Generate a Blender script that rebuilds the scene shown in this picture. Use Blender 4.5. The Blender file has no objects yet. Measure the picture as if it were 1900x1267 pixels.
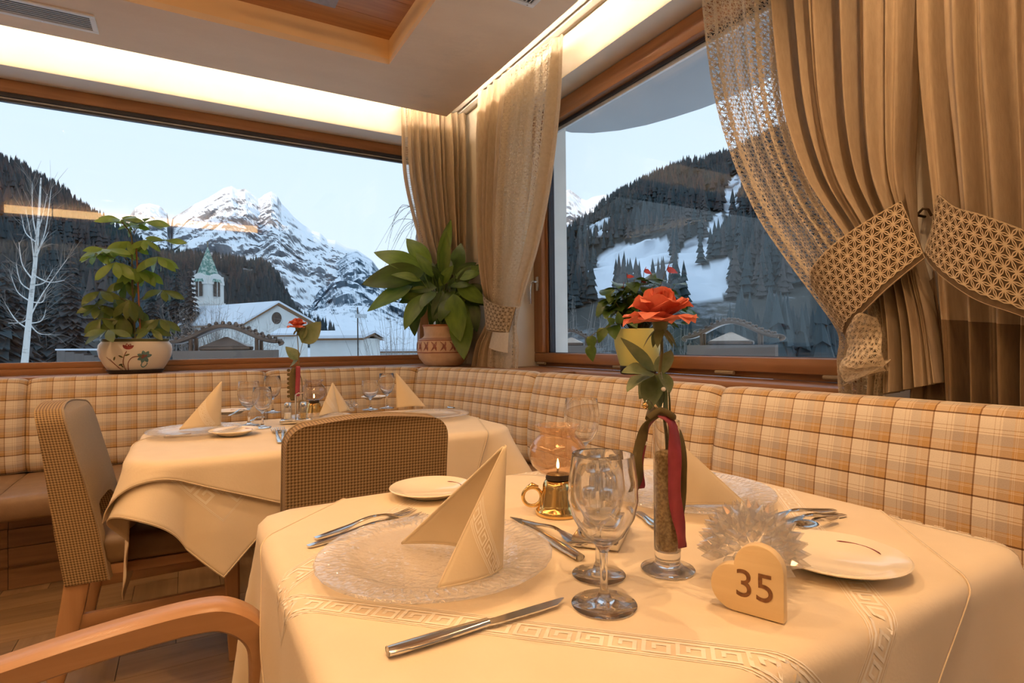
import bpy, bmesh, math, random
from mathutils import Vector, Matrix, noise
R = math.radians
PI = math.pi
sc = bpy.context.scene
COL = sc.collection

# ---------------------------------------------------------------- camera
FPX, H = 1051.23, 1.06
YAW, PITCH, ROLL = R(29.9228), R(0.0821), R(-0.597)
FW = Vector((math.sin(YAW)*math.cos(PITCH), math.cos(YAW)*math.cos(PITCH), math.sin(PITCH)))
RT0 = Vector((math.cos(YAW), -math.sin(YAW), 0)); UP0 = RT0.cross(FW)
RT = RT0*math.cos(ROLL) + UP0*math.sin(ROLL); UP = UP0*math.cos(ROLL) - RT0*math.sin(ROLL)
EYE = Vector((0, 0, H))
cam = bpy.data.cameras.new('camera'); camo = bpy.data.objects.new('camera', cam); COL.objects.link(camo)
cam.sensor_width = 36.0; cam.lens = FPX/1900*36; cam.clip_start = 0.02; cam.clip_end = 30000
m = Matrix((RT, UP, -FW)).transposed().to_4x4(); m.translation = EYE; camo.matrix_world = m
sc.camera = camo
def ray(x, y): return FW + RT*((x-950)/FPX) - UP*((y-633.5)/FPX)
def atz(x, y, z): d = ray(x, y); return EYE + d*((z-H)/d.z)
def atX(x, y, X): d = ray(x, y); return EYE + d*(X/d.x)
def atY(x, y, Y): d = ray(x, y); return EYE + d*(Y/d.y)
def atD(x, y, D): return EYE + ray(x, y)*D

# ---------------------------------------------------------------- world, sun, exposure
sc.view_settings.view_transform = 'Standard'; sc.view_settings.look = 'None'
sc.view_settings.exposure = 0.0; sc.view_settings.gamma = 1.0; sc.view_settings.use_curve_mapping = False
w = bpy.data.worlds.new('sky'); sc.world = w; w.use_nodes = True
nt = w.node_tree; nt.nodes.clear()
tc = nt.nodes.new('ShaderNodeTexCoord'); sx = nt.nodes.new('ShaderNodeSeparateXYZ')
rp = nt.nodes.new('ShaderNodeValToRGB'); bg = nt.nodes.new('ShaderNodeBackground'); wo = nt.nodes.new('ShaderNodeOutputWorld')
nt.links.new(tc.outputs['Generated'], sx.inputs[0]); nt.links.new(sx.outputs['Z'], rp.inputs[0])
rp.color_ramp.elements[0].position = 0.0; rp.color_ramp.elements[0].color = (0.77, 0.89, 1.0, 1)
rp.color_ramp.elements[1].position = 0.75; rp.color_ramp.elements[1].color = (0.55, 0.75, 0.98, 1)
nt.links.new(rp.outputs[0], bg.inputs[0]); bg.inputs[1].default_value = 1.22
nt.links.new(bg.outputs[0], wo.inputs[0])
sl = bpy.data.lights.new('low_sun', 'SUN'); sl.energy = 3.2; sl.color = (1.0, 0.72, 0.50); sl.angle = R(0.6)
so = bpy.data.objects.new('low_sun', sl); COL.objects.link(so)
SUND = Vector((0.72, 0.69, -0.07)).normalized()      # travelling direction of the light
so.rotation_euler = SUND.to_track_quat('-Z', 'Y').to_euler()
so.location = (-60, -60, 40)
sc.cycles.max_bounces = 12; sc.cycles.transmission_bounces = 10; sc.cycles.transparent_max_bounces = 18
sc.cycles.glossy_bounces = 6; sc.cycles.diffuse_bounces = 4
sc.cycles.sample_clamp_indirect = 6.0
sc.cycles.use_denoising = True

# ---------------------------------------------------------------- materials
MATS = {}
def _new(name):
    m = bpy.data.materials.new(name); m.use_nodes = True
    nt = m.node_tree; b = nt.nodes['Principled BSDF']
    return m, nt, b
def N(nt, t, **kw):
    n = nt.nodes.new(t)
    for k, v in kw.items():
        if k.startswith('i_'): n.inputs[k[2:].replace('_', ' ')].default_value = v
        else: setattr(n, k, v)
    return n
def c4(c): return (c[0], c[1], c[2], 1)
def pm(name, c1, c2=None, scale=8.0, rough=.55, metal=0.0, bump=0.0, bscale=None, stretch=(1,1,1), detail=4, spec=.5, coord='Object', trans=0, sheen=0, lo=.35, hi=.65, rand=0):
    if name in MATS: return MATS[name]
    m, nt, b = _new(name); L = nt.links.new
    if c2 is None: c2 = tuple(x*.86 for x in c1)
    tc = N(nt, 'ShaderNodeTexCoord'); mp = N(nt, 'ShaderNodeMapping'); mp.inputs['Scale'].default_value = stretch
    L(tc.outputs[coord], mp.inputs[0])
    nz = N(nt, 'ShaderNodeTexNoise'); nz.inputs['Scale'].default_value = scale; nz.inputs['Detail'].default_value = detail
    L(mp.outputs[0], nz.inputs['Vector'])
    r = N(nt, 'ShaderNodeValToRGB'); e = r.color_ramp.elements
    e[0].position = lo; e[0].color = c4(c1); e[1].position = hi; e[1].color = c4(c2)
    L(nz.outputs['Fac'], r.inputs[0])
    out = r.outputs[0]
    if rand:
        oi = N(nt, 'ShaderNodeObjectInfo'); mr = N(nt, 'ShaderNodeMapRange'); mr.inputs['To Min'].default_value = 1-rand; mr.inputs['To Max'].default_value = 1+rand*.5
        L(oi.outputs['Random'], mr.inputs[0])
        mx = N(nt, 'ShaderNodeMix', data_type='RGBA', blend_type='MULTIPLY'); mx.inputs[0].default_value = 1
        L(out, mx.inputs[6]); L(mr.outputs[0], mx.inputs[7]); out = mx.outputs[2]
    L(out, b.inputs['Base Color'])
    b.inputs['Roughness'].default_value = rough; b.inputs['Metallic'].default_value = metal
    b.inputs['Specular IOR Level'].default_value = spec
    if sheen: b.inputs['Sheen Weight'].default_value = sheen
    if bump:
        n2 = N(nt, 'ShaderNodeTexNoise'); n2.inputs['Scale'].default_value = bscale or scale*3; n2.inputs['Detail'].default_value = 3
        L(mp.outputs[0], n2.inputs['Vector'])
        bp = N(nt, 'ShaderNodeBump'); bp.inputs['Strength'].default_value = bump; bp.inputs['Distance'].default_value = .01
        L(n2.outputs['Fac'], bp.inputs['Height']); L(bp.outputs[0], b.inputs['Normal'])
    if trans:
        tr = N(nt, 'ShaderNodeBsdfTranslucent'); L(out, tr.inputs[0])
        ms = N(nt, 'ShaderNodeMixShader'); ms.inputs[0].default_value = trans
        o = nt.nodes['Material Output']; L(b.outputs[0], ms.inputs[1]); L(tr.outputs[0], ms.inputs[2]); L(ms.outputs[0], o.inputs[0])
    MATS[name] = m; return m
def wood(name, c1, c2, axis=0, scale=3.0, rough=.42, rand=0.0):
    s = [14, 14, 14]; s[axis] = .9
    return pm(name, c1, c2, scale=scale, rough=rough, stretch=tuple(s), detail=6, bump=.06, bscale=scale*2.5, lo=.3, hi=.7, rand=rand)
def emit(name, col, strength):
    m = bpy.data.materials.new(name); m.use_nodes = True; nt = m.node_tree; nt.nodes.clear()
    e = N(nt, 'ShaderNodeEmission'); e.inputs[0].default_value = c4(col); e.inputs[1].default_value = strength
    nz = N(nt, 'ShaderNodeTexNoise'); nz.inputs['Scale'].default_value = 2
    o = N(nt, 'ShaderNodeOutputMaterial'); nt.links.new(e.outputs[0], o.inputs[0]); MATS[name] = m; return m
def thin_glass(name, tint=(1,1,1), ior=1.45, gain=1.0, rough=0.0, haze=0.0, hazecol=(1,1,1), bump=0, bscale=60, power=5.0):
    m = bpy.data.materials.new(name); m.use_nodes = True; nt = m.node_tree; nt.nodes.clear(); L = nt.links.new
    fr = N(nt, 'ShaderNodeLayerWeight'); fr.inputs['Blend'].default_value = .5       # symmetric facing term, Schlick
    pw = N(nt, 'ShaderNodeMath', operation='POWER'); pw.inputs[1].default_value = power; L(fr.outputs['Facing'], pw.inputs[0])
    f0 = ((ior-1)/(ior+1))**2
    mu = N(nt, 'ShaderNodeMath', operation='MULTIPLY_ADD', use_clamp=True); mu.inputs[1].default_value = (1-f0)*.9; mu.inputs[2].default_value = f0*gain
    L(pw.outputs[0], mu.inputs[0])
    t = N(nt, 'ShaderNodeBsdfTransparent'); t.inputs[0].default_value = c4(tint)
    g = N(nt, 'ShaderNodeBsdfGlossy'); g.inputs['Roughness'].default_value = rough
    base = t.outputs[0]
    if bump:
        tc = N(nt, 'ShaderNodeTexCoord'); nz = N(nt, 'ShaderNodeTexNoise'); nz.inputs['Scale'].default_value = bscale; nz.inputs['Detail'].default_value = 2
        L(tc.outputs['Object'], nz.inputs['Vector'])
        bp = N(nt, 'ShaderNodeBump'); bp.inputs['Strength'].default_value = bump; bp.inputs['Distance'].default_value = .004
        L(nz.outputs['Fac'], bp.inputs['Height']); L(bp.outputs[0], g.inputs['Normal']); L(bp.outputs[0], fr.inputs['Normal'])
    if haze:
        d = N(nt, 'ShaderNodeBsdfDiffuse'); d.inputs[0].default_value = c4(hazecol)
        mh = N(nt, 'ShaderNodeMixShader'); mh.inputs[0].default_value = haze
        L(t.outputs[0], mh.inputs[1]); L(d.outputs[0], mh.inputs[2]); base = mh.outputs[0]
    ms = N(nt, 'ShaderNodeMixShader'); o = N(nt, 'ShaderNodeOutputMaterial')
    L(mu.outputs[0], ms.inputs[0]); L(base, ms.inputs[1]); L(g.outputs[0], ms.inputs[2]); L(ms.outputs[0], o.inputs[0])
    MATS[name] = m; return m
def solid_glass(name, col=(1,1,1), ior=1.48, rough=0.0):
    m, nt, b = _new(name)
    b.inputs['Base Color'].default_value = c4(col); b.inputs['Transmission Weight'].default_value = 1
    b.inputs['Roughness'].default_value = rough; b.inputs['IOR'].default_value = ior
    MATS[name] = m; return m
def mixed_glass(name, fac=.92, ior=1.45):
    """half refracting glass, half clear film: the walls of a stemmed glass are too thin to darken what is behind"""
    m = thin_glass(name, (.985,.985,.985), 1.5, 1.2, power=4); nt = m.node_tree; L = nt.links.new
    o = next(n for n in nt.nodes if n.type == 'OUTPUT_MATERIAL'); src = o.inputs[0].links[0].from_socket
    g = N(nt, 'ShaderNodeBsdfGlass'); g.inputs['IOR'].default_value = ior; g.inputs['Roughness'].default_value = 0
    ms = N(nt, 'ShaderNodeMixShader'); ms.inputs[0].default_value = fac; L(src, ms.inputs[1]); L(g.outputs[0], ms.inputs[2]); L(ms.outputs[0], o.inputs[0])
    return m
def stripes(nt, src, period, stops):
    """colour ramp on fract(src/period); stops: (pos, colour) constant steps"""
    L = nt.links.new
    d = N(nt, 'ShaderNodeMath', operation='DIVIDE'); d.inputs[1].default_value = period; L(src, d.inputs[0])
    f = N(nt, 'ShaderNodeMath', operation='FRACT'); L(d.outputs[0], f.inputs[0])
    r = N(nt, 'ShaderNodeValToRGB'); r.color_ramp.interpolation = 'CONSTANT'; e = r.color_ramp.elements
    e[0].position = stops[0][0]; e[0].color = c4(stops[0][1])
    e[1].position = stops[1][0]; e[1].color = c4(stops[1][1])
    for p, c in stops[2:]:
        x = e.new(p); x.color = c4(c)
    L(f.outputs[0], r.inputs[0]); return r.outputs[0]
def plaid():
    m, nt, b = _new('plaid_fabric'); L = nt.links.new
    tc = N(nt, 'ShaderNodeTexCoord'); s = N(nt, 'ShaderNodeSeparateXYZ'); L(tc.outputs['UV'], s.inputs[0])
    cream, grey, brown, thin, dark, lite = (.90,.81,.66), (.55,.46,.37), (.60,.37,.15), (.45,.26,.09), (.055,.028,.015), (.88,.80,.66)
    st = [(0,cream),(.30,thin),(.315,cream),(.40,thin),(.415,cream),(.46,grey),(.69,brown),(.735,lite),(.75,brown),(.77,lite),(.785,brown)]
    a = stripes(nt, s.outputs['X'], .0880, st); c = stripes(nt, s.outputs['Y'], .0885, st)
    m0 = N(nt, 'ShaderNodeMix', data_type='RGBA', blend_type='MIX'); m0.inputs[0].default_value = .6
    L(a, m0.inputs[6]); L(c, m0.inputs[7])
    li = [(0,(1,1,1)),(.955,(.30,.22,.16))]
    d1 = stripes(nt, s.outputs['X'], .0880, [(0,(1,1,1)),(.962,(.50,.40,.32))]); d2 = stripes(nt, s.outputs['Y'], .0885, li)
    k1 = N(nt, 'ShaderNodeMix', data_type='RGBA', blend_type='MULTIPLY'); k1.inputs[0].default_value = 1; L(m0.outputs[2], k1.inputs[6]); L(d1, k1.inputs[7])
    mx = N(nt, 'ShaderNodeMix', data_type='RGBA', blend_type='MULTIPLY'); mx.inputs[0].default_value = 1; L(k1.outputs[2], mx.inputs[6]); L(d2, mx.inputs[7])
    ml = N(nt, 'ShaderNodeMix', data_type='RGBA', blend_type='MULTIPLY'); ml.inputs[0].default_value = .22
    L(mx.outputs[2], ml.inputs[6])
    nz = N(nt, 'ShaderNodeTexNoise'); nz.inputs['Scale'].default_value = 420; L(tc.outputs['UV'], nz.inputs['Vector'])
    L(nz.outputs['Fac'], ml.inputs[7]); L(ml.outputs[2], b.inputs['Base Color'])
    bp = N(nt, 'ShaderNodeBump'); bp.inputs['Strength'].default_value = .15; bp.inputs['Distance'].default_value = .003
    L(nz.outputs['Fac'], bp.inputs['Height']); L(bp.outputs[0], b.inputs['Normal'])
    b.inputs['Roughness'].default_value = .85; b.inputs['Sheen Weight'].default_value = .1
    return m
def houndstooth():
    m, nt, b = _new('houndstooth_fabric'); L = nt.links.new
    tc = N(nt, 'ShaderNodeTexCoord'); s = N(nt, 'ShaderNodeSeparateXYZ'); L(tc.outputs['UV'], s.inputs[0])
    o, d = (.42,.285,.135), (.105,.060,.028)
    a = stripes(nt, s.outputs['X'], .0076, [(0,(0,0,0)),(.5,(1,1,1))]); c = stripes(nt, s.outputs['Y'], .0076, [(0,(0,0,0)),(.5,(1,1,1))])
    ad = N(nt, 'ShaderNodeMath', operation='ADD'); L(s.outputs['X'], ad.inputs[0]); L(s.outputs['Y'], ad.inputs[1])
    dg = stripes(nt, ad.outputs[0], .0038, [(0,(0,0,0)),(.5,(1,1,1))])
    mn = N(nt, 'ShaderNodeMath', operation='MINIMUM'); mx_ = N(nt, 'ShaderNodeMath', operation='MAXIMUM')
    L(a, mn.inputs[0]); L(c, mn.inputs[1]); L(a, mx_.inputs[0]); L(c, mx_.inputs[1])
    mi = N(nt, 'ShaderNodeMath', operation='MULTIPLY'); L(mx_.outputs[0], mi.inputs[0]); L(dg, mi.inputs[1])
    mm = N(nt, 'ShaderNodeMath', operation='MAXIMUM'); L(mn.outputs[0], mm.inputs[0]); L(mi.outputs[0], mm.inputs[1])
    mx = N(nt, 'ShaderNodeMix', data_type='RGBA'); L(mm.outputs[0], mx.inputs[0]); mx.inputs[6].default_value = c4(d); mx.inputs[7].default_value = c4(o)
    L(mx.outputs[2], b.inputs['Base Color']); b.inputs['Roughness'].default_value = .9
    return m
M = {}
M['wall'] = pm('cream_plaster', (.84,.78,.67), (.80,.74,.63), scale=5, rough=.8, bump=.05, bscale=40)
M['ceil'] = pm('textured_ceiling_plaster', (.86,.68,.49), (.82,.64,.455), scale=3, rough=.85, bump=.22, bscale=16, stretch=(1,2.2,1))
M['oak'] = wood('oak_window_frame', (.37,.175,.072), (.26,.115,.043), 0)
M['oakY'] = wood('oak_window_frame_side', (.37,.175,.072), (.26,.115,.043), 1)
M['oakZ'] = wood('oak_window_frame_upright', (.37,.175,.072), (.26,.115,.043), 2)
M['panel'] = wood('bench_base_walnut', (.26,.13,.05), (.17,.08,.03), 0)
M['beech'] = wood('beech_chair_wood', (.47,.265,.13), (.40,.215,.10), 2, rough=.35)
M['beechX'] = wood('beech_chair_rail', (.47,.265,.13), (.40,.215,.10), 0, rough=.35)
M['coffer_wood'] = wood('coffer_ceiling_wood', (.56,.28,.11), (.44,.20,.075), 0)
M['plank'] = wood('floor_oak_plank', (.37,.235,.115), (.25,.15,.07), 0, scale=2.2, rough=.38, rand=.30)
M['gap'] = pm('floor_grout', (.05,.03,.018), scale=20, rough=.9)
M['plaid'] = plaid(); M['hound'] = houndstooth()
M['tan'] = pm('tan_weave', (.33,.255,.17), (.27,.205,.135), scale=160, rough=.9, stretch=(1,1,6))
M['leather'] = pm('brown_leather', (.20,.125,.06), (.17,.105,.05), scale=30, rough=.42, bump=.05, bscale=180)
M['benchleather'] = pm('brown_bench_leather', (.25,.155,.085), (.215,.13,.07), scale=25, rough=.45, bump=.05, bscale=160)
M['cloth'] = pm('cream_damask_cloth', (.80,.67,.475), (.77,.64,.445), scale=14, rough=.62, bump=.04, bscale=220, sheen=.15)
M['key'] = pm('damask_key_weave', (.92,.84,.69), (.90,.82,.67), scale=30, rough=.45)
M['napkin'] = pm('cream_napkin', (.80,.67,.46), (.77,.64,.43), scale=16, rough=.65, bump=.03, bscale=260, trans=.15)
M['linen'] = pm('linen_curtain', (.60,.49,.35), (.53,.42,.295), scale=90, rough=.9, stretch=(1,1,.25), bump=.12, bscale=300, trans=.22)
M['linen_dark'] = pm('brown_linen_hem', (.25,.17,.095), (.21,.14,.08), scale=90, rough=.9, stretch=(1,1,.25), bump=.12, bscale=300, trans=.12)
M['lace'] = pm('beige_lace_thread', (.76,.66,.51), (.70,.60,.45), scale=60, rough=.9, trans=.25)
M['tie'] = pm('beige_lace_tieback', (.56,.45,.30), (.50,.39,.25), scale=60, rough=.9)
M['tie_back'] = pm('tieback_lining', (.15,.10,.055), (.12,.08,.045), scale=80, rough=.95)
M['steel'] = pm('polished_steel', (.72,.71,.69), (.68,.67,.65), scale=20, rough=.16, metal=1)
M['brass'] = pm('polished_brass', (.80,.58,.25), (.72,.50,.20), scale=18, rough=.14, metal=1)
M['darkmetal'] = pm('dark_metal', (.08,.06,.045), (.05,.04,.03), scale=20, rough=.4, metal=.8)
M['black'] = pm('black_plastic', (.02,.02,.022), (.028,.028,.03), scale=20, rough=.4)
M['white'] = pm('white_enamel', (.82,.80,.76), (.80,.78,.74), scale=10, rough=.4)
M['porcelain'] = pm('ivory_porcelain', (.86,.78,.63), (.84,.76,.61), scale=6, rough=.12, spec=.6)
M['maroon'] = pm('maroon_line', (.22,.02,.03), scale=20, rough=.2)
M['pane'] = thin_glass('window_pane', (.99,.995,.995), 1.5, .42)
M['charger'] = thin_glass('textured_charger_glass', (.97,.965,.96), 1.5, 2.2, .06, .24, (.92,.90,.90), .7, 70)
M['glass'] = mixed_glass('clear_goblet_glass')
M['thin'] = thin_glass('thin_bowl_glass', (.975,.98,.975), 1.5, 1.6, power=3)
M['amber'] = thin_glass('amber_globe_glass', (.96,.88,.80), 1.5, 2.2, .02, .10, (.95,.70,.45), .25, 90)
M['crystal'] = thin_glass('cut_crystal', (.96,.95,.94), 1.6, 4.0, .02, .14)
M['grain'] = pm('oat_grain', (.62,.45,.20), (.30,.19,.07), scale=260, rough=.9, bump=.5, bscale=260)
M['snow'] = pm('snow', (.82,.85,.90), (.70,.74,.80), scale=.08, rough=.8, coord='Object')
# ---------------------------------------------------------------- mesh helpers
def mesh(name, v, f, mat=None, uv=None, smooth=None):
    me = bpy.data.meshes.new(name); me.from_pydata([tuple(p) for p in v], [], f)
    if uv is not None:
        l = me.uv_layers.new(name='UVMap')
        for p in me.polygons:
            for li in p.loop_indices: l.data[li].uv = uv[me.loops[li].vertex_index]
    if smooth is not None:
        me.polygons.foreach_set('use_smooth', [True]*len(me.polygons))
        if smooth < 180: me.set_sharp_from_angle(angle=R(smooth))
    if mat: me.materials.append(mat)
    me.update(); return me
def link(name, me, parent=None, loc=None, mw=None):
    o = bpy.data.objects.new(name, me); COL.objects.link(o)
    if parent is not None: o.parent = parent
    if loc is not None: o.location = loc
    if mw is not None: o.matrix_local = mw
    return o
def tag(o, label=None, cat=None, group=None, kind=None):
    if label: o['label'] = label
    if cat: o['category'] = cat
    if group: o['group'] = group
    if kind: o['kind'] = kind
    return o
def thing(name, label, cat, loc=(0,0,0), rz=0, group=None):
    o = bpy.data.objects.new(name, None); COL.objects.link(o); o.location = loc; o.rotation_euler = (0,0,rz)
    o.empty_display_size = .05
    return tag(o, label, cat, group)
def dup(o, parent=None):
    c = o.copy(); COL.objects.link(c); c.parent = parent
    for ch in list(o.children): dup(ch, c)
    return c
class MB:
    def __init__(s): s.v = []; s.f = []; s.uv = []
    def add(s, v, f, uv=None):
        k = len(s.v); s.v += [Vector(p) for p in v]; s.f += [tuple(i+k for i in q) for q in f]
        s.uv += list(uv) if uv is not None else [(0,0)]*len(v); return s
    def box(s, x0, x1, y0, y1, z0, z1):
        v = [(x,y,z) for z in (z0,z1) for y in (y0,y1) for x in (x0,x1)]
        return s.add(v, [(0,2,3,1),(4,5,7,6),(0,1,5,4),(2,6,7,3),(0,4,6,2),(1,3,7,5)])
    def grid(s, fn, nu, nv, closeu=False, closev=False, uvs=None):
        v = [fn(i/nu, j/nv) for j in range(nv+(0 if closev else 1)) for i in range(nu+(0 if closeu else 1))]
        nU = nu if closeu else nu+1; nV = nv if closev else nv+1; f = []
        for j in range(nv):
            for i in range(nu):
                a = j*nU+i; b = j*nU+(i+1)%nU; c = ((j+1)%nV)*nU+(i+1)%nU; d = ((j+1)%nV)*nU+i
                f.append((a,b,c,d))
        uv = None
        if uvs: uv = [uvs(i/nu, j/nv) for j in range(nV) for i in range(nU)]
        return s.add(v, f, uv)
    def lathe(s, prof, n=32, c=(0,0,0), sy=1.0, rf=None):
        c = Vector(c); m = len(prof); v = []; f = []
        for j, (r, z) in enumerate(prof):
            for i in range(n):
                a = 2*PI*i/n; q = r*(rf(a, j) if rf else 1); v.append(c+Vector((q*math.cos(a), q*math.sin(a)*sy, z)))
        for j in range(m-1):
            for i in range(n): f.append((j*n+i, j*n+(i+1)%n, (j+1)*n+(i+1)%n, (j+1)*n+i))
        if prof[0][0] > 1e-5: f.append(tuple(range(n-1,-1,-1)))
        if prof[-1][0] > 1e-5: f.append(tuple(range((m-1)*n, m*n)))
        return s.add(v, f)
    def tube(s, pts, r, n=8, caps=True):
        pts = [Vector(p) for p in pts]; k = len(pts); rr = r if isinstance(r, (list,tuple)) else [r]*k
        v = []; f = []; prev = None
        for i, p in enumerate(pts):
            t = (pts[min(i+1,k-1)]-pts[max(i-1,0)]).normalized()
            if prev is None: a = t.orthogonal().normalized()
            else:
                a = prev - t*prev.dot(t); a = a.normalized() if a.length > 1e-6 else t.orthogonal().normalized()
            prev = a; b = t.cross(a)
            for q in range(n):
                th = 2*PI*q/n; v.append(p+(a*math.cos(th)+b*math.sin(th))*rr[i])
        for i in range(k-1):
            for q in range(n): f.append((i*n+q, i*n+(q+1)%n, (i+1)*n+(q+1)%n, (i+1)*n+q))
        if caps: f.append(tuple(range(n-1,-1,-1))); f.append(tuple(range((k-1)*n, k*n)))
        return s.add(v, f)
    def sweep(s, pts, ups, wd, ht, caps=True):
        """rectangular bar along pts; ups: up vectors; wd, ht: half sizes (lists or numbers)"""
        k = len(pts); v = []; f = []
        for i, p in enumerate(pts):
            p = Vector(p); t = (Vector(pts[min(i+1,k-1)])-Vector(pts[max(i-1,0)])).normalized()
            u = Vector(ups[i] if isinstance(ups, list) else ups); u = (u - t*u.dot(t)).normalized(); sd = t.cross(u)
            w_ = wd[i] if isinstance(wd, list) else wd; h_ = ht[i] if isinstance(ht, list) else ht
            c = .25
            ring = [(-1,-1+c),(-1,1-c),(-1+c,1),(1-c,1),(1,1-c),(1,-1+c),(1-c,-1),(-1+c,-1)]
            v += [p+sd*(a*w_)+u*(b*h_) for a, b in ring]
        for i in range(k-1):
            for q in range(8): f.append((i*8+q, i*8+(q+1)%8, (i+1)*8+(q+1)%8, (i+1)*8+q))
        if caps: f.append(tuple(range(7,-1,-1))); f.append(tuple(range((k-1)*8, k*8)))
        return s.add(v, f)
    def prism(s, poly, y0, y1, mp=None):
        """polygon in (a,b) extruded along third axis; mp(a,b,c)->Vector"""
        mp = mp or (lambda a,b,c: Vector((a,c,b))); n = len(poly)
        v = [mp(a,b,y0) for a,b in poly]+[mp(a,b,y1) for a,b in poly]
        f = [tuple(range(n-1,-1,-1)), tuple(range(n,2*n))]+[(i,(i+1)%n,n+(i+1)%n,n+i) for i in range(n)]
        return s.add(v, f)
    def xf(s, mt):
        s.v = [mt@p for p in s.v]; return s
    def build(s, name, mat, parent=None, smooth=None, uv=False, loc=None, bevel=0, seg=2, subd=0):
        me = mesh(name, s.v, s.f, mat, s.uv if uv else None, smooth)
        bm = bmesh.new(); bm.from_mesh(me)
        bmesh.ops.recalc_face_normals(bm, faces=bm.faces)
        if bevel:
            es = [e for e in bm.edges if len(e.link_faces) == 2 and e.calc_face_angle(0) > R(30)]
            bmesh.ops.bevel(bm, geom=es, offset=bevel, segments=seg, profile=.5, affect='EDGES', clamp_overlap=True)
        bm.to_mesh(me); bm.free()
        if bevel and smooth is None:
            me.polygons.foreach_set('use_smooth', [True]*len(me.polygons)); me.set_sharp_from_angle(angle=R(40))
        o = link(name, me, parent, loc)
        if subd:
            md = o.modifiers.new('s', 'SUBSURF'); md.levels = md.render_levels = subd
        return o
def box(name, mat, x0, x1, y0, y1, z0, z1, parent=None, bevel=0, seg=2):
    return MB().box(x0,x1,y0,y1,z0,z1).build(name, mat, parent, bevel=bevel, seg=seg)
def struct(o): o['kind'] = 'structure'; return o
def lerp(a, b, t): return a+(b-a)*t
def sstep(a, b, x):
    t = max(0, min(1, (x-a)/(b-a))); return t*t*(3-2*t)
def poly_at(pts, t):
    """piecewise linear/Catmull interpolation of list of (t, value)"""
    if t <= pts[0][0]: return pts[0][1]
    for k in range(len(pts)-1):
        a, b = pts[k], pts[k+1]
        if t <= b[0]:
            u = (t-a[0])/(b[0]-a[0])
            p0 = pts[k-1] if k else a; p3 = pts[k+2] if k+2 < len(pts) else b
            m1 = (b[1]-p0[1])/(b[0]-p0[0])*(b[0]-a[0]); m2 = (p3[1]-a[1])/(p3[0]-a[0])*(b[0]-a[0])
            return (2*u**3-3*u*u+1)*a[1]+(u**3-2*u*u+u)*m1+(-2*u**3+3*u*u)*b[1]+(u**3-u*u)*m2
    return pts[-1][1]

# ---------------------------------------------------------------- room shell
XW, YW, XS, YS = 1.78, 3.756, 1.94, 3.944
ZT, ZC, ZU, SILL = 2.489, 2.58, 2.715, .91
XC, YC = 1.53, 3.506
XO, YO = 2.12, 4.14                     # outer faces
XL, YF = -4.2, -2.8                     # far walls behind and left of the camera
BW0, BW1 = -2.6, 1.56                   # back window opening in X
RW0, RW1 = .96, 3.055                   # right window opening in Y
SB = SILL-.03
# floor slab and herringbone planks
fl = struct(box('floor', M['gap'], XL, XO, YF, YO, -.1, -.004))
PL, PW = .66, .165
plank_me = {}
def plank_mesh(ang):
    mb = MB().box(-PL/2+.0012, PL/2-.0012, -PW/2+.0012, PW/2-.0012, -.012, 0)
    me = mesh('plank', mb.v, mb.f, M['plank']); return me
pm0 = plank_mesh(0)
n_pl = 0
cand = []
k = int(PL/PW)                          # herringbone lattice along the axes
for i in range(-24, 24):
    for j in range(-16, 16):
        bx = i*PW + j*PL*1.0; by = i*PW - j*PL*1.0
        cand.append((bx+PL/2, by+PW/2, 0)); cand.append((bx+PW/2-PW*0, by+PW+PL/2, 1))
seen = set()
for x, y, o in cand:
    x += -.205; y += -.45
    if not (XL+.4 < x < 1.65 and YF+.4 < y < 3.75): continue
    key = (round(x,3), round(y,3), o)
    if key in seen: continue
    seen.add(key)
    if y < .2 or x < -2.2: continue
    p = link('plank', pm0, fl, (x, y, 0)); p.rotation_euler = (0, 0, PI/2*o); n_pl += 1
# remaining floor beyond the built planks
box('floor_cover', M['plank'], XL, -2.3, YF, 3.6, -.012, -.0015, fl)
# walls (with openings)
def wall(name, boxes, mat='wall'):
    mb = MB()
    for b in boxes: mb.box(*b)
    return struct(mb.build(name, M[mat]))
wall('wall_back', [(XL, BW0, YW, YO, 0, 2.9), (BW1, XO, YW, YO, 0, 2.9), (BW0, BW1, YW, YO, 0, SB), (BW0, BW1, YW, YO, ZT, 2.9)])
wall('wall_right', [(XW, XO, RW1, YW, 0, 2.9), (XW, XO, RW0-1.0, RW0, 0, 2.9), (XW, XO, YF, -1.9, 0, 2.9), (XW, XO, RW0, RW1, 0, SB), (XW, XO, RW0, RW1, ZT, 2.9),
                    (XW, XO, -1.9, RW0-1.0, 0, SB), (XW, XO, -1.9, RW0-1.0, ZT, 2.9)])
wall('wall_left', [(XL-.2, XL, YF, YO, 0, 2.9)]); wall('wall_front', [(XL-.2, XO, YF-.2, YF, 0, 2.9)])
# upper ceiling above the light cove, drop ceiling with coffer
wall('ceiling', [(XL, XO, YF, YO, 2.90, 3.0)], 'wall')
CX0, CX1, CY0, CY1 = -1.9, .972, -.6, 3.0
c_ = MB()
for b in ((XL+.25, XC, CY1, YC, ZC, ZC+.03), (XL+.25, XC, YF+.25, CY0, ZC, ZC+.03), (XL+.25, CX0, CY0, CY1, ZC, ZC+.03), (CX1, XC, CY0, CY1, ZC, ZC+.03)): c_.box(*b)
dc = struct(c_.build('ceiling', M['ceil']))
for nm, b in (('cove_ceiling', (XC-.3, XW, YF, YW, ZU, ZU+.02)), ('cove_ceiling', (XL, XC-.3, YC-.3, YW, ZU, ZU+.02)), ('cove', (XL, XL+.6, YF, YC-.3, ZU, ZU+.02)), ('cove', (XL+.6, XC-.3, YF, YF+.6, ZU, ZU+.02))): struct(box('ceiling', M['wall'], *b))
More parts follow.
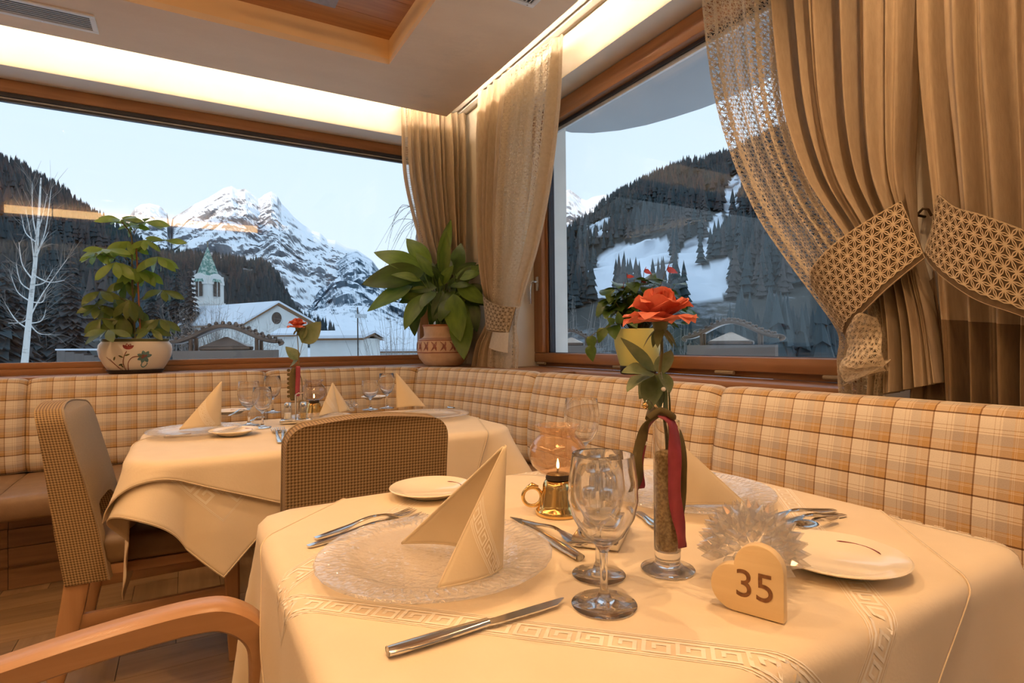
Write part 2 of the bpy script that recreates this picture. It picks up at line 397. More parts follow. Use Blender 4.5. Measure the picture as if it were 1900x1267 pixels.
# coffer sides and planked wooden coffer ceiling
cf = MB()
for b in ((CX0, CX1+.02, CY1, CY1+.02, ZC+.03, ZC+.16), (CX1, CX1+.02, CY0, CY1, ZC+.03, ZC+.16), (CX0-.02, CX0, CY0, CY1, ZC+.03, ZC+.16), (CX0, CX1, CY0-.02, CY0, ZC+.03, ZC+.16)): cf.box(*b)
cside = struct(cf.build('trim_1', pm('fascia_warm_glow_tint', (.92,.66,.36), (.89,.62,.33), scale=4, rough=.75)))  # orange glow of the lamplight is put into the fascia's base colour
cpl = struct(box('ceiling', M['coffer_wood'], CX0-.02, CX1+.02, CY0-.02, CY1+.02, ZC+.16, ZC+.175))
y = CY0
while y < CY1-.01:
    box('plank', M['coffer_wood'], CX0, CX1, y+.0015, min(y+.18, CY1)-.0015, ZC+.133, ZC+.159, cpl); y += .18
# light strips lying in the cove on the upper side of the drop ceiling
M['led'] = emit('warm_led_strip', (1.0, .77, .54), 135)
for nm, b, lb in (('led_strip', (XC-.075, XC-.045, 1.38, YC-.05, ZC+.045, ZC+.055), 'warm light strip hidden in the ceiling cove along the curtained window wall'),
              ('led_strip', (XL, XC-.08, YC-.075, YC-.045, ZC+.045, ZC+.055), 'warm light strip hidden in the ceiling cove above the mountain view window'),
              ('led_strip', (XL+.295, XL+.325, YF+.35, YC-.1, ZC+.045, ZC+.055), 'warm light strip hidden in the ceiling cove along the left wall'),
              ('led_strip', (XL+.35, XC-.1, YF+.295, YF+.325, ZC+.045, ZC+.055), 'warm light strip hidden in the ceiling cove along the front wall')):
    o = box(nm, M['led'], *b); tag(o, lb, 'light strip', 'cove light strips')
    box('channel', M['white'], *[b[0]-.004, b[1]+.004, b[2]-.004, b[3]+.004, ZC+.03, ZC+.0449], o)
# curtain tracks in the cove
tr = thing('curtain_track', 'white double curtain track on the ceiling above the right window', 'curtain track', (0,0,0))
for dx in (.025, .085):
    box('rail', M['white'], 1.62+dx, 1.655+dx, YF+.1, YW-.01, ZU-.018, ZU, tr)
tr2 = thing('curtain_track', 'white curtain track on the ceiling above the mountain view window', 'curtain track', (0,0,0))
box('rail', M['white'], XL, 1.60, 3.655, 3.69, ZU-.018, ZU, tr2)
# -------- windows
M['gasket'] = pm('dark_gasket', (.03,.032,.045), scale=20, rough=.5)
M['spacer'] = pm('pale_spacer', (.62,.66,.70), scale=20, rough=.4)
M['extwhite'] = pm('white_render', (.78,.78,.76), (.72,.72,.70), scale=6, rough=.85)
def window_x(name, y0, y1, z0, z1, label, sash=True):
    """window in the right wall, wooden face at X = XS"""
    w = thing(name, label, None); w['kind'] = 'structure'
    t = .110
    for (a, b, c, d, mt) in ((y0, y1, z1-t, z1, 'oakY'), (y0, y1, z0, z0+.085, 'oakY'), (y0, y0+t, z0+.085, z1-t, 'oakZ'), (y1-t, y1, z0+.085, z1-t, 'oakZ')):
        box('frame_board', M[mt], XS+.012, XS+.07, a, b, c, d, w, .004)
    if sash:   # sash boards proud of the frame, leaving a rebate at the foot
        s = .022
        for (a, b, c, d, mt) in ((y0+.004, y1-.004, z1-t, z1-s*.3, 'oakY'), (y0+.004, y1-.004, z0+.026, z0+.083, 'oakY'), (y0+.004, y0+t-.012, z0+.085, z1-t, 'oakZ'), (y1-t+.012, y1-.004, z0+.085, z1-t, 'oakZ')):
            box('sash_board', M[mt], XS-.022, XS+.016, a, b, c, d, w, .006)
    g = .016
    for (a, b, c, d) in ((y0+t-.002, y1-t+.002, z1-t-g, z1-t), (y0+t-.002, y1-t+.002, z0+.083, z0+.087), (y0+t, y0+t+g, z0+.087, z1-t-g), (y1-t-g, y1-t, z0+.087, z1-t-g)):
        box('gasket', M['gasket'], XS+.02, XS+.06, a, b, c, d, w)
    box('spacer_bar', M['spacer'], XS+.035, XS+.05, y0+t+g, y1-t-g, z1-t-g-.02, z1-t-g, w)
    box('pane', M['pane'], XS+.03, XS+.034, y0+t+g, y1-t-g, z0+.087, z1-t-g, w)
    box('pane', M['pane'], XS+.05, XS+.054, y0+t+g, y1-t-g, z0+.087, z1-t-g, w)
    for yy in (y0+.002, y1-.06): box('outer_jamb', M['extwhite'], XS+.085, XO+.02, yy, yy+.058, z0, z1, w)
    return w
w1 = window_x('window_1', RW0, RW1, SILL-.002, ZT, 'oak framed window with the anthurium on its sill')
w2 = window_x('window_2', -1.9, RW0-1.0, SILL-.002, ZT, 'oak framed window beyond the right edge')
# handle and fittings on the right window
hd = MB(); hy, hz = RW1-.055, 1.425
hd.box(XS-.030, XS-.022, hy-.014, hy+.014, hz-.045, hz+.045)
hdo = hd.build('handle', M['steel'], w1, bevel=.004)
MB().tube([(XS-.03,hy,hz+.012),(XS-.062,hy,hz+.012),(XS-.068,hy+.006,hz+.008),(XS-.07,hy+.016,hz-.02),(XS-.068,hy+.022,hz-.07),(XS-.066,hy+.022,hz-.125)], .0085, 10).build('lever', M['steel'], hdo, smooth=60)
for py in (3.00, 2.27, 1.62, 1.16):
    MB().tube([(XS-.032,py,SILL+.018),(XS-.032,py-.09,SILL+.018)], .008, 10).build('hinge_cap', M['tan'], w1, smooth=50)
# back window
w3 = thing('window_3', 'wide oak framed fixed window with the mountain view', None); w3['kind'] = 'structure'
z0, z1 = SILL-.002, ZT
for (a, b, c, d, mt) in ((BW0, BW1, z1-.068, z1, 'oak'), (BW0, BW1, z0, z0+.034, 'oak'), (BW0, BW0+.07, z0+.034, z1-.068, 'oakZ'), (BW1-.07, BW1, z0+.034, z1-.068, 'oakZ')):
    box('frame_board', M[mt], a, b, YS, YS+.06, c, d, w3, .004)
box('glazing_bead', M['oak'], BW0+.07, BW1-.07, YS+.012, YS+.05, z0+.034, z0+.069, w3, .005)
box('gasket', M['gasket'], BW0+.07, BW1-.07, YS+.012, YS+.05, z1-.088, z1-.068, w3)
box('spacer_bar', M['spacer'], BW0+.07, BW1-.07, YS+.03, YS+.045, z1-.096, z1-.088, w3)
box('gasket', M['gasket'], BW0+.07, BW1-.07, YS+.03, YS+.05, z1-.112, z1-.096, w3)
for yy in (YS+.026, YS+.046): box('pane', M['pane'], BW0+.07, BW1-.07, yy, yy+.004, z0+.069, z1-.112, w3)
# sills
sl1 = struct(MB().box(1.74, XS+.012, RW0-.04, RW1+.05, SILL-.034, SILL-.002).build('trim_2', M['oakY'], bevel=.007)); 
sl2 = struct(MB().box(BW0-.04, BW1+.02, 3.70, YS, SILL-.034, SILL-.002).build('trim_3', M['oak'], bevel=.007))
struct(box('trim_4', M['oakY'], 1.752, XW+.0, RW0-.02, RW1+.03, SILL-.07, SILL-.034, None, .004))
# air vents in the drop ceiling
def vent(x0, x1, y0, y1, label, slats_x=True):
    v = thing('air_vent', label, 'air vent', ((x0+x1)/2, (y0+y1)/2, ZC)); cx, cy = (x0+x1)/2, (y0+y1)/2
    a, b = (x1-x0)/2, (y1-y0)/2; f_ = .022
    for q in ((-a, a, b-f_, b), (-a, a, -b, -b+f_), (-a, -a+f_, -b+f_, b-f_), (a-f_, a, -b+f_, b-f_)):
        box('frame_bar', M['white'], *q, -.008, .002, v, .002)
    box('duct', M['black'], -a+f_, a-f_, -b+f_, b-f_, -.0005, .001, v)
    n = 7
    for i in range(n):
        if slats_x:
            yy = -b+f_+(2*b-2*f_)*(i+.5)/n; box('slat', M['white'], -a+f_, a-f_, yy-.0022, yy+.0022, -.003, -.0006, v)
        else:
            xx = -a+f_+(2*a-2*f_)*(i+.5)/n; box('slat', M['white'], xx-.0022, xx+.0022, -b+f_, b-f_, -.003, -.0006, v)
    for sx_ in (-1, 1): MB().lathe([(0,-.0095),(.004,-.009),(.004,-.008)], 10, (sx_*a*.6, (b-f_/2), 0)).build('screw', M['steel'], v)
    return v
vent(-1.42, -.352, 3.20, 3.37, 'long white slotted air vent in the ceiling at the upper left')
vent(1.20, 1.375, 1.30, 2.17, 'white slotted air vent in the ceiling beside the curtain track', False)
# lamp body hanging in the coffer, only its lower edge seen at the top of the picture
cl = thing('ceiling_lamp', 'grey lamp body hanging in the ceiling coffer at the top edge', 'lamp', (.42, 2.55, ZC+.133))
MB().box(-0.243,0.207,-0.264,0.186,-.065,-.035).xf(Matrix.Rotation(R(0),4,'Z')).build('lamp_shade', pm('grey_felt', (.36,.32,.31), (.30,.27,.26), scale=40, rough=.8), cl, bevel=.006)
MB().tube([(0.007,-0.014,0),(0.007,-0.014,-.035)], .02, 12).build('stem', M['darkmetal'], cl)
# recessed downlights of the room, all but hidden above the frame
LWARM = (1.0, .61, .315)
def downlight(x, y, z, label, power, size=.025, ang=128):
    d = thing('downlight', label, 'ceiling light', (x, y, z), group='recessed ceiling spotlights')
    MB().lathe([(.048,-.004),(.062,-.006),(.064,0),(.048,0)], 28).build('ring', M['steel'], d, smooth=40)
    MB().lathe([(.0,-.0015),(.048,-.0015),(.048,-.0005)], 24).build('lens', MATS.get('lens') or emit('lens', (1,.7,.42), 5), d)
    l = bpy.data.lights.new('downlight', 'SPOT'); l.energy = power; l.color = LWARM; l.spot_size = R(ang); l.spot_blend = .8; l.shadow_soft_size = size
    lo = bpy.data.objects.new('bulb', l); COL.objects.link(lo); lo.parent = d; lo.location = (0,0,-.02)
    return d
ZD = ZC+.133
DL = [(.35, 1.35, 'above the near table'), (-.75, 1.35, 'above the aisle'), (.35, .1, 'above the front edge of the near table'), (-.75, .1, 'above the aisle in the foreground'), (-.75, 2.45, 'above the left chair')]
for x, y, wh in DL: downlight(x, y, ZD, 'round recessed ceiling spotlight in the coffer '+wh, 45)
for x, y, wh in ((-2.8,1.2,'by the left wall'), (-2.8,-1.2,'in the far left corner'), (.4,-1.8,'at the front of the room')): downlight(x, y, ZC, 'round recessed ceiling spotlight in the plaster '+wh, 50)
downlight(1.22, .55, ZC, 'round recessed ceiling spotlight in the plaster beside the right bench', 36)


# shaded pendant lamps hanging over the aisle and other tables (out of the frame)
def pendant(x, y, zl, wh, power):
    d = thing('pendant_lamp', 'dark conical pendant lamp hanging '+wh, 'lamp', (x, y, ZC+.133), group='pendant lamps'); zz = zl-ZC-.133
    MB().tube([(0,0,0),(0,0,zz+.2)], .005, 8).build('cord', M['darkmetal'], d)
    MB().lathe([(0,0),(.06,0),(.06,-.015),(0,-.015)], 20).build('canopy', M['darkmetal'], d)
    MB().lathe([(.17,zz),(.165,zz),(.05,zz+.2),(.0,zz+.2),(.0,zz+.205),(.055,zz+.205),(.17,zz+.002)], 32).build('lamp_shade', pm('dark_shade', (.05,.04,.035), scale=20, rough=.6), d, smooth=50)
    MB().lathe([(0,zz+.10),(.10,zz+.10),(.10,zz+.105),(0,zz+.105)], 24).build('diffuser', MATS.get('diffuser') or emit('diffuser', (1,.70,.42), power/(PI*PI*.10**2)), d)
pendant(-1.3, -.2, 1.95, 'over the aisle', 24)
pendant(-3.2, .6, 1.9, 'over another table to the left', 24)

# amber fill lines added on the coffer's unseen left and camera sides, brightening the fascias
M['amber_fill'] = emit('amber_fill_glow', (1.0, .58, .24), 15)
for b, wh in (((CX0+.001, CX0+.006, CY0+.1, CY1-.1, ZC+.035, ZC+.125), 'left side of the ceiling coffer'), ((CX0+.1, CX1-.1, CY0+.001, CY0+.006, ZC+.035, ZC+.125), 'front side of the ceiling coffer')):
    o = box('fill_line', M['amber_fill'], *b); tag(o, 'added amber fill line on the '+wh, 'light strip', 'added coffer fill lines')
# ---------------------------------------------------------------- corner bench
def bez(p, t):
    a, b, c, d = p; u = 1-t
    return Vector((u**3*a[i]+3*u*u*t*b[i]+3*u*t*t*c[i]+t**3*d[i] for i in (0,1)))
BP = [Vector((-2.6,3.56))]
for i in range(1, 8): BP.append(Vector((lerp(-2.6,.9,i/8),3.56)))
cb = ((.9,3.56),(1.30,3.56),(1.445,3.20),(1.475,2.45))
for i in range(31): BP.append(bez(cb, i/30))
for i in range(1, 9): BP.append(Vector((1.475, lerp(2.45,-1.6,i/8))))
BS = [0.0]
for i in range(1, len(BP)): BS.append(BS[-1]+(BP[i]-BP[i-1]).length)
def bpath(s):
    for i in range(len(BP)-1):
        if s <= BS[i+1] or i == len(BP)-2:
            t = (s-BS[i])/(BS[i+1]-BS[i]); p = BP[i].lerp(BP[i+1], t)
            d = ((BP[min(i+2,len(BP)-1)]-BP[i]).normalized()).lerp((BP[i+1]-BP[max(i-1,0)]).normalized(), 1-t).normalized()
            return p, Vector((d.y, -d.x))      # point, normal towards the room
def s_of_px(px, py):
    best = None
    for k in range(0, 2001):
        s = BS[-1]*k/2000; p, n = bpath(s); v = Vector((p.x,p.y,.8))-EYE; z = v.dot(FW)
        if z < .1: continue
        x = 950+FPX*v.dot(RT)/z
        if best is None or abs(x-px) < best[0]: best = (abs(x-px), s)
    return best[1]
SX = [BS[0]+.02]+[s_of_px(x,0) for x in (44, 497, 765, 975, 1312)]
SX.append(SX[-1]+1.55)
# profile of a back cushion: (offset towards the room, z); leans back towards the top
def back_profile():
    pr = [(-.07,.455),(-.03,.448),(-.008,.452),(.004,.475)]
    for i in range(9):
        z = .50+(.865-.50)*i/8; pr.append((.012-.045*((z-.5)/.365)**1.5 + .012*math.sin(PI*i/8), z))
    pr += [(-.040,.888),(-.052,.902),(-.070,.909),(-.10,.909),(-.118,.902),(-.124,.885)]
    return pr
PR = back_profile()
PRV = [0.0]
for i in range(1, len(PR)): PRV.append(PRV[-1]+math.hypot(PR[i][0]-PR[i-1][0], PR[i][1]-PR[i-1][1]))
vref = next(PRV[i] for i in range(len(PR)) if PR[i][1] >= .884)          # a dark line of the plaid runs at z = .885
def bench_section(s0, s1, wh):
    mid, nn = bpath((s0+s1)/2)
    b = thing('corner_bench', 'plaid backed upholstered wall bench section '+wh, 'bench', (mid.x, mid.y, 0), group='sections of the plaid wall bench')
    off = Vector((mid.x, mid.y, 0)); n = max(10, int((s1-s0)/.03)); Lh = s1-s0; g = .0012
    def pinch(u): return .030*(math.exp(-(u*Lh)/.018)+math.exp(-((1-u)*Lh)/.018))
    uu = sorted(set([i/n for i in range(n+1)]+[x for d in (.003,.008,.016,.028) for x in (d/Lh, 1-d/Lh)]))
    mb = MB(); v = []; uv = []; f = []
    for u in uu:
        s = s0+g+(Lh-2*g)*u; p, nr = bpath(s); k = pinch(u)
        for j, (o, z) in enumerate(PR):
            kk = k if o > -.065 else k*.35
            zz = z-(k*.55 if z > .86 else 0)
            q = p+nr*(o-kk); v.append(Vector((q.x, q.y, zz))-off); uv.append((s, vref-PRV[j]+2.0*0+.0885*20))
    m_ = len(PR)
    for i in range(len(uu)-1):
        for j in range(m_-1): f.append((i*m_+j, (i+1)*m_+j, (i+1)*m_+j+1, i*m_+j+1))
    f.append(tuple(range(m_))); f.append(tuple(range(len(uu)*m_-1, (len(uu)-1)*m_-1, -1)))
    mb.add(v, f, uv); mb.build('back_cushion', M['plaid'], b, smooth=60, uv=True)
    # seat cushion and wooden base
    def strip(name, prof, mat, pin, sm=50):
        v = []; f = []
        for u in uu:
            s = s0+g+(Lh-2*g)*u; p, nr = bpath(s); k = pinch(u)*pin
            for (o, z) in prof:
                q = p+nr*(o-(k if o > 0 else 0)); v.append(Vector((q.x, q.y, z-k*(.6 if z > .42 else 0)))-off)
        m2 = len(prof)
        for i in range(len(uu)-1):
            for j in range(m2): f.append((i*m2+j, (i+1)*m2+j, (i+1)*m2+(j+1)%m2, i*m2+(j+1)%m2))
        f.append(tuple(range(m2))); f.append(tuple(range(len(uu)*m2-1, (len(uu)-1)*m2-1, -1)))
        MB().add(v, f).build(name, M[mat], b, smooth=sm)
    strip('seat_cushion', [(-.06,.345),(.515,.345),(.532,.36),(.535,.39),(.532,.425),(.52,.442),(.49,.449),(.2,.452),(-.06,.448)], 'benchleather', .5)
    strip('base_panel', [(-.05,.0),(.30,.0),(.30,.343),(-.05,.343)], 'panel', 0, 30)
    strip('kick_strip', [(.3005,.002),(.312,.002),(.312,.09),(.3005,.096)], 'panel', 0, 30)
    for zz in (.18, .262): strip('base_board', [(.3005,zz-.076),(.309,zz-.076),(.309,zz),(.3005,zz)], 'panel', 0, 30)
    return b
for (a, c), wh in zip(zip(SX[:-1], SX[1:]), ('at the far left edge', 'behind the chair and the umbrella plant', 'behind the far table in front of the peaks', 'curving through the room corner', 'below the anthurium window', 'at the right edge beside the near table')):
    bench_section(a, c, wh)
# corner shelf behind the curved bench
mb = MB(); v = []; n = 24
sA, sB = s_of_px(735,0), s_of_px(985,0)
pts = [bpath(lerp(sA,sB,i/n)) for i in range(n+1)]
poly = [p-nr*.122 for p, nr in pts]+[Vector((1.738,bpath(sB)[0].y)), Vector((1.738,3.12)), Vector((XW-.002,3.12)), Vector((XW-.002,YW-.002)), Vector((1.59,YW-.002)), Vector((1.59,3.698)), Vector((bpath(sA)[0].x,3.698))]
sh = MB().prism([(p.x,p.y) for p in poly], SILL-.036, SILL-.004, lambda a,b,c: Vector((a,b,c))).build('trim_5', M['oak']); struct(sh)

# ---------------------------------------------------------------- curtains
def lace_net(fn, U, V, cell, wd, seed=1, fringe=True, jit=.10, bow=.11):
    """net of star-linked threads over fn(u,v); U,V size in metres; returns MB"""
    rnd = random.Random(seed); mb = MB(); h = cell*.866; nu = int(U/cell); nv = int(V/h)
    def P(i, j):
        rr = random.Random(i*7919+j*104729+seed); x = (i+.5*(j % 2))*cell+rr.uniform(-jit,jit)*cell; y = j*h+rr.uniform(-jit,jit)*cell
        return (min(max(x,0),U), min(max(y,0),V))
    verts = []; faces = []
    def strand(a, b, bow):
        dx, dy = b[0]-a[0], b[1]-a[1]; l = math.hypot(dx,dy)
        if l < 1e-6: return
        nx, ny = -dy/l, dx/l; k = len(verts); seg = 2
        for q in range(seg+1):
            t = q/seg; o = bow*math.sin(PI*t)
            for s in (-1,1):
                x = a[0]+dx*t+nx*(o+s*wd/2); y = a[1]+dy*t+ny*(o+s*wd/2)
                verts.append(fn(min(max(x/U,0),1), min(max(y/V,0),1)))
        for q in range(seg): faces.append((k+2*q, k+2*q+1, k+2*q+3, k+2*q+2))
    for j in range(nv+1):
        for i in range(nu+1):
            a = P(i,j); nb = [P(i+1,j)] if i < nu else []
            if j < nv:
                if j % 2: nb.append(P(i,j+1)); 
                else: nb.append(P(i,j+1))
                d = P(i+1,j+1) if j % 2 else P(i-1,j+1)
                if 0 <= (i+1 if j % 2 else i-1) <= nu: nb.append(d)
            for b in nb:
                w_ = cell*bow; strand(a, b, w_); strand(a, b, -w_)
    if fringe:
        m_ = int(V/.02)
        for q in range(m_):
            strand((0,V*q/m_),(0,V*(q+1)/m_),0); strand((U,V*q/m_),(U,V*(q+1)/m_),0)
        m_ = int(U/.02)
        for q in range(m_): strand((U*q/m_,0),(U*(q+1)/m_,0),0); strand((U*q/m_,V),(U*(q+1)/m_,V),0)
    mb.add(verts, faces); return mb
def sheet(plane, val, rows, nf, amp, seed=0, sharp=1.0):
    """rows: list of (v, leftpx, rightpx) with px pairs; returns fn(u,v) on the plane with folds.
    plane 'X' or 'Y'; the along-wall coordinate and height come from the pixels on that plane."""
    at = (lambda p: atX(p[0], p[1], val)) if plane == 'X' else (lambda p: atY(p[0], p[1], val))
    ls = []; rs = []
    for v, l, r in rows:
        a, b = at(l), at(r); al = a.y if plane == 'X' else a.x; bl = b.y if plane == 'X' else b.x
        ls.append((v, al, a.z)); rs.append((v, bl, b.z))
    fl_ = [( [(q[0],q[1]) for q in L_], [(q[0],q[2]) for q in L_]) for L_ in (ls, rs)]
    rnd = random.Random(seed); ph = [rnd.uniform(0,6.28) for _ in range(6)]; wob = [rnd.uniform(.6,1.4) for _ in range(64)]
    sg = -1
    NT = 400; tab = [tuple(poly_at(fl_[a_][b_], q/NT) for a_, b_ in ((0,0),(0,1),(1,0),(1,1))) for q in range(NT+1)]
    def fn(u, v):
        x = max(0, min(1, v))*NT; q = min(NT-1, int(x)); x -= q; A0, A1 = tab[q], tab[q+1]
        la, lz, ra, rz = (A0[e]+(A1[e]-A0[e])*x for e in range(4))
        uu = u+.018*math.sin(4*PI*u*2+ph[0]+v*1.5)*u*(1-u)*4
        a, z = lerp(la, ra, uu), lerp(lz, rz, uu)
        A = amp(v) if callable(amp) else amp
        th = 2*PI*nf*u+.5*math.sin(v*3+ph[1])+.8*math.sin(u*9+ph[2]); k = wob[int(nf*u) % 64]
        s_ = math.sin(th); s_ = math.copysign(abs(s_)**sharp, s_)
        off = sg*A*(s_*k+.35*math.sin(2.3*th+ph[3]+v*2)+.22*math.sin(.43*th+ph[4]+v))
        return Vector((val+off, a, z)) if plane == 'X' else Vector((a, val+off, z))
    return fn
def cloth_mesh(fn, nu, nv, u0=0, u1=1, v0=0, v1=1):
    return MB().grid(lambda u, v: fn(lerp(u0,u1,u), lerp(v0,v1,v)), nu, nv)
def band(pts_top, pts_bot, at, bulge, n=40, m=10):
    """surface between two polylines of pixels; at(px)->Vector; bulge(u,v)->offset vector"""
    k = len(pts_top)-1
    L4 = [[(i,p[c]) for i,p in enumerate(P_)] for P_ in (pts_top, pts_bot) for c in (0,1)]
    def fn(u, v):
        t = u*k; tp = (poly_at(L4[0], t), poly_at(L4[1], t)); bt = (poly_at(L4[2], t), poly_at(L4[3], t))
        return at((lerp(tp[0],bt[0],v), lerp(tp[1],bt[1],v)))+bulge(u, v)
    return fn
def piece(fn, name, mat, parent, nu, nv, base, **k):
    mb = cloth_mesh(fn, nu, nv, **k); mb.v = [p-base for p in mb.v]; return mb.build(name, M[mat], parent, smooth=180)
def lace_piece(fn, name, mat, parent, U, V, cell, wd, base, seed=1, jit=.10):
    mb = lace_net(fn, U, V, cell, wd, seed, jit=jit); mb.v = [p-base for p in mb.v]
    me = mesh(name, mb.v, mb.f, M[mat]); o = link(name, me, parent); o['kind'] = 'stuff'; return o

# curtain 1: corner, on the back wall, mostly behind the peace lily
B = Vector((1.5, 3.69, .92)); c1 = thing('curtain', 'pleated linen curtain with a lace edge hanging behind the peace lily in the corner', 'curtain', B, group='tied linen and lace curtains')
P1 = 3.66
f1 = sheet('Y', P1, [(0,(757,196),(866,212)),(.08,(757,232),(866,236)),(.3,(762,330),(866,330)),(.55,(785,440),(864,440)),(.75,(806,520),(862,520)),(1,(815,650),(868,655))], 9, lambda v: lerp(.014,.032,min(1,v*6)), 3, .7)
piece(f1, 'linen_panel', 'linen', c1, 110, 40, B)
f1b = sheet('Y', P1+.012, [(0,(745,196),(757,198)),(.08,(745,232),(759,232)),(.3,(750,330),(766,330)),(.55,(776,440),(790,440)),(.75,(800,520),(812,520)),(1,(812,640),(822,640))], 1.5, .008, 5)
piece(f1b, 'hem_strip', 'linen', c1, 8, 30, B, u0=0, u1=.4)
lace_piece(lambda u,v: f1b(.4+.6*u, v), 'lace_panel', 'lace', c1, .12, 1.75, .019, .0018, B, 7)
# curtain 2: corner, on the right wall
B = Vector((1.68, 3.3, .92)); c2 = thing('curtain', 'linen and lace curtain gathered by a lace tieback left of the window handle', 'curtain', B, group='tied linen and lace curtains')
P2 = 1.67
f2 = sheet('X', P2, [(0,(891,172),(948,128)),(.05,(891,205),(946,168)),(.3,(892,320),(936,310)),(.55,(894,430),(928,430)),(.78,(902,545),(930,560)),(.88,(908,600),(928,612)),(.94,(892,640),(916,645)),(1,(882,690),(914,690))], 4, lambda v: lerp(.012,.028,min(1,v*6))*(1-.5*math.exp(-((v-.82)/.08)**2)), 4, .8)
piece(f2, 'linen_panel', 'linen', c2, 60, 44, B)
f2l = sheet('X', P2-.012, [(0,(946,128),(1042,62)),(.05,(944,170),(1040,100)),(.25,(936,290),(1031,210)),(.45,(928,390),(1013,345)),(.62,(925,470),(990,455)),(.78,(922,548),(960,556)),(.86,(924,600),(950,606)),(.93,(918,640),(954,640)),(1,(914,690),(952,690))], 6, lambda v: lerp(.010,.024,min(1,v*6)), 9)
piece(lambda u,v: f2l(u,v)+Vector((.006,0,0)), 'lining', 'lace', c2, 70, 40, B, u0=.86, u1=1.0, v0=0, v1=.8)
lace_piece(f2l, 'lace_panel', 'lace', c2, .50, 1.78, .019, .0020, B, 11)
lace_piece(lambda u,v: f2l(u*.55,v)+Vector((.010,0,0)), 'lace_panel', 'lace', c2, .30, 1.78, .021, .0018, B, 12)
ft = band([(896,533),(912,552),(935,566),(959,570)], [(905,602),(915,612),(930,616),(946,617)], lambda p: atX(p[0],p[1],P2-.02), lambda u,v: Vector((-.055*math.sin(PI*min(1,u*.9+.05)),0,0)))
piece(lambda u,v: ft(u,v)+Vector((.004,0,0)), 'tieback_lining', 'tie_back', c2, 30, 8, B)
lace_piece(ft, 'tieback', 'tie', c2, .20, .13, .020, .0020, B, 5)
# folded over lace tail under the tieback
ft2 = band([(914,614),(930,617),(944,617)], [(907,645),(925,650),(942,655)], lambda p: atX(p[0],p[1],P2-.05), lambda u,v: Vector((-.02*math.sin(PI*u),0,0)))
piece(ft2, 'folded_tail', 'lace', c2, 12, 6, B)
MB().tube([atX(905,607,P2-.03)-B, atX(899,628,P2-.03)-B], .004, 6).build('strap_end', M['linen'], c2)
# curtain 3: the large one at the window's near side
B = Vector((1.66, 1.05, .9)); c3 = thing('curtain', 'large linen curtain swept back over a lace layer right of the anthurium window', 'curtain', B, group='tied linen and lace curtains')
P3 = 1.655
f3 = sheet('X', P3, [(0,(1420,-420),(1712,-420)),(.25,(1432,-120),(1710,-120)),(.40,(1446,60),(1706,60)),(.52,(1468,210),(1700,215)),(.62,(1510,330),(1694,320)),(.72,(1580,445),(1700,400)),(.80,(1620,540),(1712,490)),(.88,(1632,620),(1738,590)),(1,(1628,750),(1758,725))], 6.2, lambda v: .042*(1-.45*math.exp(-((v-.75)/.07)**2)), 21, .75)
def split(u, v): return v
piece(f3, 'linen_panel', 'linen', c3, 150, 70, B, v1=.985)
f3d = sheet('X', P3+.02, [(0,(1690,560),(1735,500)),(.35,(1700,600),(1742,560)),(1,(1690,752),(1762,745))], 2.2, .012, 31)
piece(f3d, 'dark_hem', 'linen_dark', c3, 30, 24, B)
f3l = sheet('X', P3-.03, [(0,(1290,-420),(1450,-420)),(.25,(1298,-120),(1448,-120)),(.40,(1310,50),(1450,60)),(.50,(1330,180),(1458,180)),(.58,(1362,290),(1480,270)),(.66,(1410,400),(1520,360)),(.73,(1462,480),(1570,440)),(.80,(1520,560),(1612,520)),(.86,(1562,620),(1640,600)),(.92,(1562,670),(1645,660)),(1,(1568,750),(1636,745))], 5.5, lambda v: .022*(1-.3*math.exp(-((v-.8)/.07)**2)), 17)
lace_piece(f3l, 'lace_panel', 'lace', c3, .72, 2.45, .0195, .0023, B, 13, .16)
ft = band([(1502,528),(1520,500),(1560,462),(1610,420),(1672,372)], [(1568,628),(1590,606),(1630,572),(1670,528),(1716,478)], lambda p: atX(p[0],p[1],P3-.06), lambda u,v: Vector((-.055*math.sin(PI*min(1,max(0,u)))+.03*(u>2),.0,0)))
piece(lambda u,v: ft(u,v)+Vector((.006,0,0)), 'tieback_lining', 'tie_back', c3, 40, 12, B)
lace_piece(ft, 'tieback', 'tie', c3, .40, .175, .026, .0023, B, 6, .05)
ftl = band([(1580,596),(1608,582),(1624,590)], [(1560,678),(1595,690),(1646,688)], lambda p: atX(p[0],p[1],P3-.085), lambda u,v: Vector((-.025*math.sin(PI*u)-.012*math.sin(v*7+u*3),0,0)))
lace_piece(ftl, 'lace_tail', 'lace', c3, .16, .20, .026, .0022, B, 8)
lace_piece(lambda u,v: ftl(u,v)+Vector((.010,.003,.002)), 'lace_tail', 'lace', c3, .16, .20, .026, .0022, B, 18)
ftm = band([(1562,668),(1600,676),(1648,668)], [(1560,716),(1595,706),(1640,690)], lambda p: atX(p[0],p[1],P3-.07), lambda u,v: Vector((-.02*math.sin(PI*u)-.012*math.sin(v*5+u*5),0,0)))
lace_piece(ftm, 'lace_tail', 'lace', c3, .16, .10, .020, .0022, B, 28); lace_piece(lambda u,v: ftm(u,v)+Vector((.009,.003,.002)), 'lace_tail', 'lace', c3, .16, .10, .020, .0022, B, 29)
